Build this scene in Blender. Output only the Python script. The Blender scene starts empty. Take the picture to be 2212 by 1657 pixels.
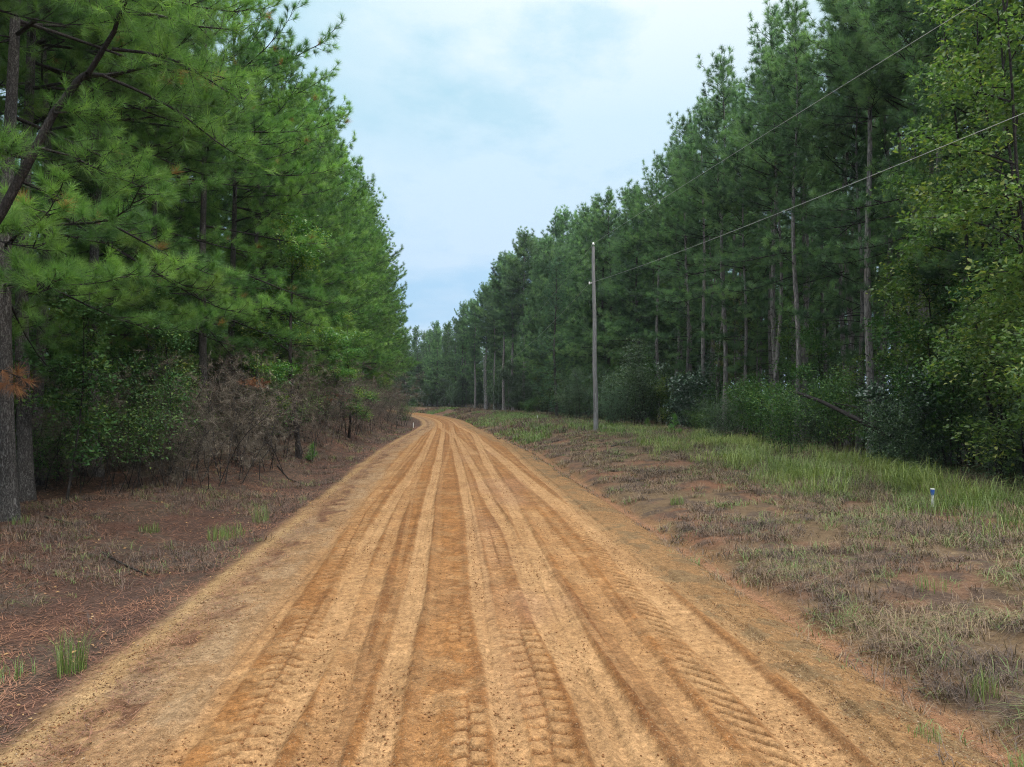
import bpy, math, random
import numpy as np
from mathutils import Vector

R = math.radians
rng = np.random.default_rng(11)
random.seed(5)
SC = bpy.context.scene
COL = SC.collection

# ------------------------------------------------------------------ camera frame
CAMZ, YAW, FPX = 3.0, R(5.28), 1536.0       # metres, heading right of the road, focal length for a 2212 px wide frame
def at(px, py, D):
    """world point for a picture position (2212 px frame) at depth D"""
    r = (px - 1106) / 1536 * D
    return (D * math.sin(YAW) + r * math.cos(YAW), D * math.cos(YAW) - r * math.sin(YAW), CAMZ + (855 - py) / 1536 * D)
def gnd(px, py, zg=0.0):
    D = (CAMZ - zg) * 1536 / (py - 855)
    return at(px, py, D)[:2]

# ------------------------------------------------------------------ noise
def _hash(ix, iy, s):
    h = (ix.astype(np.int64) * 374761393 + iy.astype(np.int64) * 668265263 + s * 974634721) & 0xffffffff
    h = ((h ^ (h >> 13)) * 1274126177) & 0xffffffff
    h = (h ^ (h >> 16)) & 0xffffff
    return h / float(0xffffff)
def vnoise(x, y, s=0):
    x = np.asarray(x, float); y = np.asarray(y, float)
    ix = np.floor(x); iy = np.floor(y); fx = x - ix; fy = y - iy
    fx = fx * fx * (3 - 2 * fx); fy = fy * fy * (3 - 2 * fy)
    a = _hash(ix, iy, s); b = _hash(ix + 1, iy, s); c = _hash(ix, iy + 1, s); d = _hash(ix + 1, iy + 1, s)
    return (a * (1 - fx) + b * fx) * (1 - fy) + (c * (1 - fx) + d * fx) * fy
def fbm(x, y, o=4, s=0):
    v = 0; a = 1; t = 0
    for k in range(o):
        v = v + a * vnoise(np.asarray(x) * 2 ** k + 17.3 * k, np.asarray(y) * 2 ** k - 9.1 * k, s + k); t += a; a *= .5
    return v / t
def sstep(a, b, x):
    t = np.clip((x - a) / (b - a), 0, 1); return t * t * (3 - 2 * t)

# ------------------------------------------------------------------ mesh helpers
def new_mesh(name, V, polys, tint=None, col=None, smooth=False):
    """polys: (n,k) int array or list of such arrays"""
    me = bpy.data.meshes.new(name)
    V = np.asarray(V, dtype=np.float32)
    if not isinstance(polys, list): polys = [polys]
    polys = [np.asarray(p, dtype=np.int32) for p in polys if len(p)]
    nl = sum(p.size for p in polys); npoly = sum(len(p) for p in polys)
    me.vertices.add(len(V)); me.vertices.foreach_set('co', V.ravel())
    me.loops.add(nl); me.polygons.add(npoly)
    me.loops.foreach_set('vertex_index', np.concatenate([p.ravel() for p in polys]))
    starts = []; o = 0
    for p in polys:
        starts.append(o + np.arange(len(p)) * p.shape[1]); o += p.size
    me.polygons.foreach_set('loop_start', np.concatenate(starts).astype(np.int32))
    if smooth: me.polygons.foreach_set('use_smooth', np.ones(npoly, dtype=bool))
    me.update(calc_edges=True)
    if tint is not None:
        a = me.attributes.new('tint', 'FLOAT', 'POINT'); a.data.foreach_set('value', np.asarray(tint, dtype=np.float32))
    if col is not None:
        a = me.attributes.new('col', 'FLOAT_COLOR', 'POINT')
        c = np.ones((len(V), 4), dtype=np.float32); c[:, :col.shape[1]] = col
        a.data.foreach_set('color', c.ravel())
    return me
def link(name, me, mat=None, parent=None):
    if mat is not None and not me.materials: me.materials.append(mat)
    o = bpy.data.objects.new(name, me); COL.objects.link(o)
    if parent: o.parent = parent
    return o
def tag(o, label=None, cat=None, group=None, kind=None):
    if label: o['label'] = label
    if cat: o['category'] = cat
    if group: o['group'] = group
    if kind: o['kind'] = kind
    return o
def empty(name, loc=(0, 0, 0), rz=0, s=1):
    o = bpy.data.objects.new(name, None); COL.objects.link(o)
    o.location = loc; o.rotation_euler = (0, 0, rz); o.scale = (s,) * 3 if not isinstance(s, tuple) else s
    o.empty_display_size = .3
    return o

class Acc:
    """collects tubes and loose faces for ONE mesh"""
    def __init__(self): self.V = []; self.Q = []; self.T = []; self.t = []; self.n = 0
    def add(self, V, polys, tint=0.5):
        V = np.asarray(V, float).reshape(-1, 3)
        (self.T if polys.shape[1] == 3 else self.Q).append(polys + self.n)
        self.V.append(V); self.t.append(np.broadcast_to(np.asarray(tint, float), (len(V),)).copy()); self.n += len(V)
    def tube(self, P, rad, n=6, tint=0.5, cap=False):
        P = np.asarray(P, float); m = len(P); rad = np.broadcast_to(np.asarray(rad, float), (m,))
        T = np.gradient(P, axis=0); T /= np.linalg.norm(T, axis=1, keepdims=True) + 1e-9
        ref = np.array([0, 0, 1.]) if abs(T[0, 2]) < .8 else np.array([1., 0, 0])
        A = np.cross(T, ref); A /= np.linalg.norm(A, axis=1, keepdims=True) + 1e-9
        B = np.cross(T, A)
        a = np.linspace(0, 2 * np.pi, n, endpoint=False)
        V = P[:, None] + rad[:, None, None] * (A[:, None] * np.cos(a)[None, :, None] + B[:, None] * np.sin(a)[None, :, None])
        i = np.arange(m - 1)[:, None] * n; j = np.arange(n)[None]; k = (j + 1) % n
        q = np.stack([i + j, i + k, i + n + k, i + n + j], -1).reshape(-1, 4)
        self.add(V.reshape(-1, 3), q, tint)
        if cap:
            c = self.n; top = np.concatenate([V[-1], P[-1:]])
            self.add(top, np.stack([np.arange(n), (np.arange(n) + 1) % n, np.full(n, n)], -1), tint)
    def mesh(self, name, smooth=True):
        return new_mesh(name, np.concatenate(self.V), self.Q and self.T and [np.concatenate(self.Q), np.concatenate(self.T)] or
                        (np.concatenate(self.Q) if self.Q else np.concatenate(self.T)), tint=np.concatenate(self.t), smooth=smooth)

def unit(v): return v / (np.linalg.norm(v, axis=-1, keepdims=True) + 1e-9)
def randdir(n):
    return unit(rng.normal(size=(n, 3)))

def needles(P, D, tint, M, ln, w, tl=.17, droop=.08, phi=(12, 88)):
    """pine tufts: each an independent spray of M needle triangles round a shoot"""
    N = len(P)
    u = rng.random((N, M, 1))
    D3 = D[:, None, :]
    perp = unit(np.cross(np.broadcast_to(D3, (N, M, 3)), rng.normal(size=(N, M, 3))))
    ph = np.radians(phi[0] + (phi[1] - phi[0]) * rng.random((N, M, 1)) * (1.1 - .5 * u))
    nd = D3 * np.cos(ph) + perp * np.sin(ph)
    nd[..., 2] -= droop * rng.random((N, M))
    base = P[:, None] - D3 * tl * (1 - u)
    L = ln * (.7 + .5 * rng.random((N, M, 1)))
    tip = base + unit(nd) * L
    side = unit(np.cross(nd, rng.normal(size=(N, M, 3)))) * w * .5
    V = np.stack([base - side, base + side, tip], 2).reshape(-1, 3)
    F = np.arange(len(V)).reshape(-1, 3)
    tt = np.clip(tint[:, None] + .12 * rng.normal(size=(N, M)), 0, 1)
    return V, F, np.repeat(tt.reshape(-1), 3)

def leaves(P, N_, size, tint, aspect=.62, fold=.18):
    """folded leaf blades: two triangles each, P centre, N_ facing"""
    n = len(P)
    a = unit(np.cross(N_, rng.normal(size=(n, 3)))); b = np.cross(N_, a)
    s = (size * (.65 + .7 * rng.random((n, 1)))) * .5
    V = np.stack([P - a * s, P + b * s * aspect + N_ * s * fold, P + a * s * 1.15 - N_ * s * .15, P - b * s * aspect + N_ * s * fold], 1).reshape(-1, 3)
    i = np.arange(n)[:, None] * 4
    F = np.concatenate([i + np.array([[0, 1, 2]]), i + np.array([[0, 2, 3]])])
    return V, F, np.repeat(tint, 4)

# ------------------------------------------------------------------ materials
def nmat(name):
    m = bpy.data.materials.new(name); m.use_nodes = True
    nt = m.node_tree; nt.nodes.clear()
    return m, nt, nt.nodes, nt.links
def node(nt, t, **kw):
    n = nt.nodes.new(t)
    for k, v in kw.items():
        if k in n.inputs: n.inputs[k].default_value = v
        else: setattr(n, k, v)
    return n
def mixrgb(nt, a, b, fac, mode='MIX'):
    n = nt.nodes.new('ShaderNodeMix'); n.data_type = 'RGBA'; n.blend_type = mode
    for k, s in ((6, a), (7, b), (0, fac)):
        if hasattr(s, 'is_output'): nt.links.new(s, n.inputs[k])
        elif k == 0: n.inputs[0].default_value = s
        else: n.inputs[k].default_value = (*s, 1)
    return n.outputs[2]
def ramp(nt, fac, stops):
    n = nt.nodes.new('ShaderNodeValToRGB'); e = n.color_ramp.elements
    while len(e) < len(stops): e.new(.5)
    for el, (p, c) in zip(e, stops): el.position = p; el.color = (*c, 1)
    nt.links.new(fac, n.inputs[0]); return n.outputs[0]

def foliage_mat(name, stops, vary=.25, rough=.5, trans=.3, spec=.3):
    m, nt, N, L = nmat(name)
    at_ = node(nt, 'ShaderNodeAttribute', attribute_name='tint')
    c = ramp(nt, at_.outputs['Fac'], stops)
    oi = node(nt, 'ShaderNodeObjectInfo')
    hs = node(nt, 'ShaderNodeHueSaturation')
    mr = node(nt, 'ShaderNodeMapRange'); L.new(oi.outputs['Random'], mr.inputs[0])
    mr.inputs[3].default_value = 1 - vary; mr.inputs[4].default_value = 1 + vary
    L.new(mr.outputs[0], hs.inputs['Value'])
    m2 = node(nt, 'ShaderNodeMath', operation='MULTIPLY'); L.new(oi.outputs['Random'], m2.inputs[0]); m2.inputs[1].default_value = 7.31
    m3 = node(nt, 'ShaderNodeMath', operation='FRACT'); L.new(m2.outputs[0], m3.inputs[0])
    m4 = node(nt, 'ShaderNodeMapRange'); L.new(m3.outputs[0], m4.inputs[0]); m4.inputs[3].default_value = .488; m4.inputs[4].default_value = .512
    L.new(m4.outputs[0], hs.inputs['Hue'])
    L.new(c, hs.inputs['Color'])
    p = node(nt, 'ShaderNodeBsdfPrincipled', Roughness=rough); p.inputs['Specular IOR Level'].default_value = spec
    L.new(hs.outputs[0], p.inputs['Base Color'])
    t = node(nt, 'ShaderNodeBsdfTranslucent'); 
    tc = mixrgb(nt, hs.outputs[0], (1.0, 1.15, .55), 1.0, 'MULTIPLY'); L.new(tc, t.inputs[0])
    mx = node(nt, 'ShaderNodeMixShader'); mx.inputs[0].default_value = trans
    L.new(p.outputs[0], mx.inputs[1]); L.new(t.outputs[0], mx.inputs[2])
    o = node(nt, 'ShaderNodeOutputMaterial'); L.new(mx.outputs[0], o.inputs[0])
    return m

def bark_mat(name, c0, c1, c2, sc=9., stretch=.18, bump=.6):
    m, nt, N, L = nmat(name)
    tc = node(nt, 'ShaderNodeTexCoord')
    mp = node(nt, 'ShaderNodeMapping'); mp.inputs['Scale'].default_value = (1, 1, stretch); L.new(tc.outputs['Object'], mp.inputs[0])
    v = node(nt, 'ShaderNodeTexVoronoi', feature='DISTANCE_TO_EDGE'); v.inputs['Scale'].default_value = sc * 1.6
    nz = node(nt, 'ShaderNodeTexNoise'); nz.inputs['Scale'].default_value = sc; nz.inputs['Detail'].default_value = 6
    L.new(mp.outputs[0], nz.inputs[0])
    wp = mixrgb(nt, mp.outputs[0], nz.outputs['Color'], .22); L.new(wp, v.inputs[0])
    a = ramp(nt, v.outputs[0], [(0, c0), (.12, c1), (.5, c2)])
    n2 = node(nt, 'ShaderNodeTexNoise'); n2.inputs['Scale'].default_value = 2.3; n2.inputs['Detail'].default_value = 5
    L.new(tc.outputs['Object'], n2.inputs[0])
    b = mixrgb(nt, a, (.55, .55, .55), 1., 'MULTIPLY')
    c = mixrgb(nt, a, b, n2.outputs[0])
    p = node(nt, 'ShaderNodeBsdfPrincipled', Roughness=.9); p.inputs['Specular IOR Level'].default_value = .15
    L.new(c, p.inputs['Base Color'])
    bm = node(nt, 'ShaderNodeBump'); bm.inputs['Strength'].default_value = bump; bm.inputs['Distance'].default_value = .03
    rr = ramp(nt, v.outputs[0], [(0, (0, 0, 0)), (.2, (1, 1, 1))])
    L.new(rr, bm.inputs['Height']); L.new(bm.outputs[0], p.inputs['Normal'])
    o = node(nt, 'ShaderNodeOutputMaterial'); L.new(p.outputs[0], o.inputs[0])
    return m

def earth_mat():
    m, nt, N, L = nmat('earth')
    ca = node(nt, 'ShaderNodeAttribute', attribute_name='col')
    tc = node(nt, 'ShaderNodeTexCoord')
    def noise(s, d=5, r=.6):
        n = node(nt, 'ShaderNodeTexNoise'); n.inputs['Scale'].default_value = s; n.inputs['Detail'].default_value = d; n.inputs['Roughness'].default_value = r
        L.new(tc.outputs['Object'], n.inputs[0]); return n.outputs[0]
    f1 = noise(28, 6, .75); f2 = noise(1.1, 5, .6)
    k1 = ramp(nt, f1, [(.3, (.5, .45, .42)), (.5, (1, 1, 1)), (.7, (1.45, 1.42, 1.35))])
    f3 = noise(9, 4, .6); k3 = ramp(nt, f3, [(.34, (.76, .74, .72)), (.66, (1.24, 1.24, 1.24))])
    k2 = ramp(nt, f2, [(.3, (.84, .82, .8)), (.7, (1.14, 1.15, 1.16))])
    c = mixrgb(nt, ca.outputs[0], k1, 1, 'MULTIPLY')
    c = mixrgb(nt, c, k2, 1, 'MULTIPLY'); c = mixrgb(nt, c, k3, 1, 'MULTIPLY')
    f4 = noise(130, 2, .6); c = mixrgb(nt, c, ramp(nt, f4, [(.34, (.70, .67, .64)), (.66, (1.3, 1.3, 1.3))]), 1, 'MULTIPLY')
    # grit: alpha of the colour attribute says how stony the soil is
    vo = node(nt, 'ShaderNodeTexVoronoi'); vo.inputs['Scale'].default_value = 42; L.new(tc.outputs['Object'], vo.inputs[0])
    st = ramp(nt, vo.outputs['Color'], [(0, (.13, .065, .026)), (.35, (.065, .03, .013)), (.6, (.17, .10, .042)), (.85, (.25, .19, .12))])
    dd = ramp(nt, vo.outputs['Distance'], [(.18, (1, 1, 1)), (.42, (0, 0, 0))])
    mu = node(nt, 'ShaderNodeMath', operation='MULTIPLY'); L.new(dd, mu.inputs[0]); L.new(ca.outputs['Alpha'], mu.inputs[1])
    c = mixrgb(nt, c, st, mu.outputs[0])
    p = node(nt, 'ShaderNodeBsdfPrincipled', Roughness=.95); p.inputs['Specular IOR Level'].default_value = .08
    L.new(c, p.inputs['Base Color'])
    ad = node(nt, 'ShaderNodeMath', operation='MULTIPLY_ADD'); L.new(mu.outputs[0], ad.inputs[0]); ad.inputs[1].default_value = .8; L.new(f1, ad.inputs[2])
    bm = node(nt, 'ShaderNodeBump'); bm.inputs['Strength'].default_value = .55; bm.inputs['Distance'].default_value = .02
    L.new(ad.outputs[0], bm.inputs['Height']); L.new(bm.outputs[0], p.inputs['Normal'])
    o = node(nt, 'ShaderNodeOutputMaterial'); L.new(p.outputs[0], o.inputs[0])
    return m

def plain_mat(name, c, rough=.6, metal=0, noise=0.):
    m, nt, N, L = nmat(name)
    p = node(nt, 'ShaderNodeBsdfPrincipled', Roughness=rough, Metallic=metal)
    tc = node(nt, 'ShaderNodeTexCoord'); n = node(nt, 'ShaderNodeTexNoise'); n.inputs['Scale'].default_value = 14; n.inputs['Detail'].default_value = 5
    L.new(tc.outputs['Object'], n.inputs[0])
    cc = mixrgb(nt, tuple(x * (1 - noise) for x in c), tuple(min(1, x * (1 + noise)) for x in c), n.outputs[0])
    L.new(cc, p.inputs['Base Color'])
    o = node(nt, 'ShaderNodeOutputMaterial'); L.new(p.outputs[0], o.inputs[0]); return m

M = {}
M['needle_road'] = foliage_mat('needle_road', [(0, (.038, .086, .034)), (.5, (.096, .196, .054)), (1, (.205, .34, .088))], .2, trans=.5)
M['needle_blue'] = foliage_mat('needle_blue', [(0, (.042, .080, .056)), (.5, (.104, .190, .104)), (1, (.185, .30, .14))], .22, trans=.5)
M['needle_pale'] = foliage_mat('needle_pale', [(0, (.04, .10, .06)), (.5, (.075, .165, .09)), (1, (.12, .23, .11))], .12)
M['needle_dead'] = foliage_mat('needle_dead', [(0, (.16, .06, .03)), (.5, (.28, .11, .055)), (1, (.36, .17, .07))], .1, trans=.15)
M['needle_gold'] = foliage_mat('needle_gold', [(0, (.14, .10, .02)), (.5, (.26, .15, .035)), (1, (.34, .17, .05))], .1, trans=.2)
M['leaf_gum'] = foliage_mat('leaf_gum', [(0, (.06, .11, .035)), (.5, (.104, .182, .056)), (1, (.235, .265, .07))], .12, rough=.45, trans=.45, spec=.3)
M['leaf_maple'] = foliage_mat('leaf_maple', [(0, (.045, .12, .03)), (.5, (.09, .22, .045)), (1, (.28, .33, .055))], .1, rough=.36, trans=.45, spec=.5)
M['leaf_dark'] = foliage_mat('leaf_dark', [(0, (.030, .055, .032)), (.5, (.066, .115, .062)), (1, (.125, .185, .09))], .22, rough=.5, trans=.3, spec=.25)
M['leaf_mid'] = foliage_mat('leaf_mid', [(0, (.03, .07, .026)), (.5, (.058, .13, .04)), (1, (.13, .18, .045))], .2, rough=.6, trans=.3, spec=.15)
M['leaf_feather'] = foliage_mat('leaf_feather', [(0, (.035, .07, .045)), (.5, (.075, .13, .08)), (1, (.13, .20, .12))], .15, rough=.6, trans=.35)
M['leaf_brown'] = foliage_mat('leaf_brown', [(0, (.06, .045, .038)), (.5, (.098, .080, .062)), (1, (.155, .125, .095))], .2, rough=.8, trans=.1)
M['grass'] = foliage_mat('grass', [(0, (.055, .09, .03)), (.5, (.11, .17, .045)), (1, (.22, .27, .08))], .12, trans=.3)
M['weeds'] = foliage_mat('weeds', [(0, (.055, .042, .038)), (.35, (.135, .092, .068)), (.7, (.24, .17, .10)), (.86, (.13, .14, .055)), (1, (.11, .17, .05))], .1, rough=.8, trans=.15)
M['straw'] = foliage_mat('straw', [(0, (.06, .03, .024)), (.5, (.15, .068, .042)), (1, (.26, .13, .075))], .1, rough=.8, trans=.05)
M['litter'] = foliage_mat('litter', [(0, (.09, .05, .035)), (.4, (.20, .10, .05)), (.75, (.30, .17, .07)), (1, (.38, .29, .18))], .0, rough=.8, trans=.1)
M['clod'] = foliage_mat('clod', [(0, (.11, .055, .022)), (.5, (.19, .10, .04)), (1, (.28, .175, .085))], .0, rough=.95, trans=0, spec=.05)
M['stone'] = foliage_mat('stone', [(0, (.06, .03, .015)), (.4, (.14, .075, .03)), (.75, (.21, .14, .075)), (1, (.34, .28, .22))], .0, rough=.85, trans=0)
M['bark'] = bark_mat('bark', (.028, .025, .023), (.085, .077, .072), (.19, .178, .17), 15, .3)
M['bark_pale'] = bark_mat('bark_pale', (.11, .10, .096), (.25, .23, .222), (.42, .395, .385))
M['limb'] = bark_mat('limb', (.016, .014, .013), (.036, .031, .029), (.07, .062, .058), 14, .4)
M['bark_smooth'] = bark_mat('bark_smooth', (.09, .085, .075), (.15, .14, .125), (.2, .19, .17), 5, .5, .2)
M['pole_wood'] = bark_mat('pole_wood', (.14, .14, .142), (.27, .272, .275), (.40, .40, .40), 16, .03, .3)
M['earth'] = earth_mat()
M['white'] = plain_mat('white_plastic', (.50, .50, .48), .55, 0, .2)
M['blue'] = plain_mat('blue_plastic', (.025, .09, .34), .5, 0, .2)
M['steel'] = plain_mat('galvanised_steel', (.42, .43, .44), .4, .8, .15)
M['wire'] = plain_mat('wire', (.32, .32, .31), .5, .3, .1)
M['porcelain'] = plain_mat('porcelain', (.72, .72, .70), .25, 0, .03)

# ------------------------------------------------------------------ ground
def c_road(y):                                  # the bend to the left far off
    d = np.maximum(0, np.asarray(y, float) - 70); return -(d ** 2) / 430.
def edges(y):
    k = sstep(35, 75, np.asarray(y, float))
    return -3.55 + 1.3 * k, 4.75 - 1.9 * k
def ground_z(x, y):
    x = np.asarray(x, float); y = np.asarray(y, float)
    u = x - c_road(y); eL, eR = edges(y)
    z = 0.0 * u
    z = z - .12 * sstep(0, 1.6, eL - u) * (1 - sstep(1.8, 4.0, eL - u))        # shallow left ditch
    z = z + (.32 + 1.0 * sstep(18, 46, y)) * sstep(1.3, 5.6, eL - u)
    z = z + .6 * sstep(6.5, 30, eL - u)
    z = z - .20 * np.exp(-((u - eR - .15) / .38) ** 2)                          # right ditch
    z = z + (.28 + .27 * sstep(15, 45, y)) * sstep(.3, 4.5, u - eR)
    z = z + .5 * sstep(14, 40, u - eR)
    off = sstep(.2, 1.6, np.maximum(eL - u, u - eR))
    z = z + off * (.16 * (fbm(x * .55, y * .55, 4, 3) - .5) + .05 * (fbm(x * 3.1, y * 3.1, 3, 9) - .5))
    z = z + .06 * np.exp(-((u - eL + .05) / .22) ** 2) * fbm(x * 1.3, y * .7, 3, 5)   # sandy berm
    return z

def pts(L, zg=0.0):
    P = np.array([gnd(px, py, zg) for px, py in L]); P = P[np.argsort(P[:, 1])]; return P
# wheel tracks: ground points, half width, kind, strength
TR = [
 ([(350,1657),(620,1300),(778,1082),(848,1014),(895,958),(915,930)], .17, 'light', .55),
 ([(540,1657),(640,1500),(720,1370),(790,1190),(855,1075),(909,995),(937,934)], .19, 'light', .9),
 ([(690,1600),(750,1437),(800,1287),(860,1120),(905,1020)], .15, 'light', .55),
 ([(800,1657),(820,1587),(860,1437),(900,1262),(928,1087),(946,1005),(956,946)], .17, 'rib', 1.),
 ([(1110,1657),(1075,1437),(1040,1300),(1014,1098),(995,1016),(977,953)], .17, 'light', .9),
 ([(1330,1657),(1260,1500),(1180,1350),(1099,1150),(1059,1087),(1031,1028),(1003,976),(979,934)], .17, 'light', .95),
 ([(1395,1657),(1250,1400),(1152,1192),(1099,1075),(1054,1005),(1024,939),(988,920)], .19, 'light', 1.),
 ([(1210,1657),(1150,1500),(1110,1380)], .16, 'light', .6),
 ([(1790,1657),(1600,1470),(1420,1290),(1330,1190),(1153,1051),(1094,1000),(1035,953)], .26, 'light', 1.),
 ([(1930,1657),(1760,1490),(1600,1370),(1400,1220),(1270,1122),(1199,1056),(1129,995),(1092,958),(1059,934),(988,920)], .18, 'rib', .95),
 ([(1560,1657),(1430,1480),(1330,1350),(1230,1210),(1160,1120)], .16, 'rib', .65),
 ([(1024,981),(984,944),(951,925)], .22, 'light', .8),
 ([(1660,1657),(1530,1500),(1420,1370),(1330,1260)], .12, 'light', .4),
 ([(900,1657),(935,1430),(960,1250)], .14, 'light', .22),
 ([(1480,1657),(1370,1480),(1270,1340),(1200,1260)], .14, 'dark', .9),
 ([(1850,1657),(1700,1510),(1560,1390),(1400,1250),(1300,1160)], .12, 'dark', .8),
 ([(1290,1600),(1215,1430),(1130,1250),(1070,1130)], .07, 'dark', .9),
 ([(725,1657),(770,1500),(830,1287),(880,1120)], .07, 'dark', .7),
 ([(1235,1560),(1165,1400),(1110,1250)], .05, 'dark', .8),
 ([(1080,1420),(1050,1250),(1020,1120)], .05, 'dark', .7),
 ([(1010,1657),(1010,1550),(1000,1430)], .15, 'lug', 1.),
 ([(1195,1657),(1180,1550),(1145,1430),(1105,1310),(1070,1192),(1047,1110),(1031,1063)], .21, 'lug', 1.),
 ([(1690,1657),(1600,1570),(1500,1450),(1400,1320),(1293,1197),(1223,1117)], .14, 'slant', 1.),
 ([(500,1657),(620,1437),(700,1290),(790,1110),(840,1050)], .2, 'lug', .8),
]
TR = [(pts(p), w, k, s) for p, w, k, s in TR]
LUG = [t for t in TR if t[2] in ('lug', 'slant')]; TR = [t for t in TR if t[2] not in ('lug', 'slant')]
for _ in range(44):                             # fainter old tracks
    x0 = rng.uniform(-2.6, 4.0); dx = rng.normal() * .5
    TR.append((np.array([[x0, 4.], [x0 + dx * .4, 14.], [x0 * .8 + dx, 40.], [x0 * .6 + dx, 70.]]), rng.uniform(.035, .10), 'light' if rng.random() < .55 else 'dark', rng.uniform(.2, .5)))
TR += LUG
def tracks(x, y, u):
    """returns compact, damp, dh"""
    comp = 0 * x; damp_shade = 0 * x; dh = 0 * x
    wob = .05 * (fbm(x * .9, y * .35, 3, 21) - .5)
    X_, Y_, W_ = x, y, wob
    for P, w, k, s in TR:
        yc = np.clip(Y_, P[0, 1], P[-1, 1])
        cen = np.interp(yc, P[:, 1], P[:, 0])
        if P[-1, 1] > 60: cen = cen + c_road(Y_) - c_road(yc)      # far tracks follow the bend
        d = X_ + W_ - cen; I = np.abs(d) < w * 1.3 + .2
        if not I.any(): continue
        x, y, d = X_[I], Y_[I], d[I]; a = np.abs(d)
        fade = 1 - (sstep(0, 2., P[0, 1] - y) if P[0, 1] > 7 else 0)
        if P[-1, 1] <= 60: fade = fade - sstep(0, 3. if P[-1, 1] < 40 else 25., y - P[-1, 1])
        ragg = .05 * (fbm(x * 6, y * 2.2, 4, 31 + int(w * 100)) - .5) + .06 * (fbm(x * 1.5, y * .5, 2, 33 + int(w * 100)) - .5)
        m = (1 - sstep(w * .74, w * 1.12, a + ragg)) * fade * s
        m = m * (.66 + .55 * fbm(x * 2, y * .6, 3, 77))
        rim = np.exp(-((a - w * 1.25) / (.06)) ** 2) * fade * s
        cp, dp, h = comp[I], damp_shade[I], dh[I]
        if k in ('light', 'rib'):
            cp = np.maximum(cp, m); h = h - .022 * m + .016 * rim
            if k == 'rib': h = h - .007 * m * (np.sin(a / w * 15) > .2)
            dp = np.maximum(dp, rim * .35)
        elif k == 'dark':
            dp = np.maximum(dp, m); h = h + .012 * m * fbm(x * 9, y * 9, 2, 4)
        else:
            per = .23; m = m * sstep(.28, .5, fbm(y * .45 + 31 * w, x * .2, 3, 12) + .12 * (k == 'slant'))
            ph = (y + (a * .35 if k == 'lug' else d * 1.3) + .5 * per * (d > 0) * (k == 'lug') + .07 * fbm(x * 4, y * 4, 3, 8)) / per
            lug = sstep(.12, .30, .5 + .5 * np.sin(ph * 2 * np.pi)) * (1 - .8 * (k == 'lug') * np.exp(-(d / .018) ** 2))
            h = h * (1 - .7 * m) - .016 * m + .036 * m * lug + .012 * rim
            cp = cp * (1 - .85 * m) + m * .62 * lug; dp = np.maximum(dp * (1 - m), m * (1 - lug))  # grooves between lug bars coloured dark, painting in their thin shadow lines
        comp[I], damp_shade[I], dh[I] = cp, dp, h
    return comp, damp_shade, dh

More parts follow.
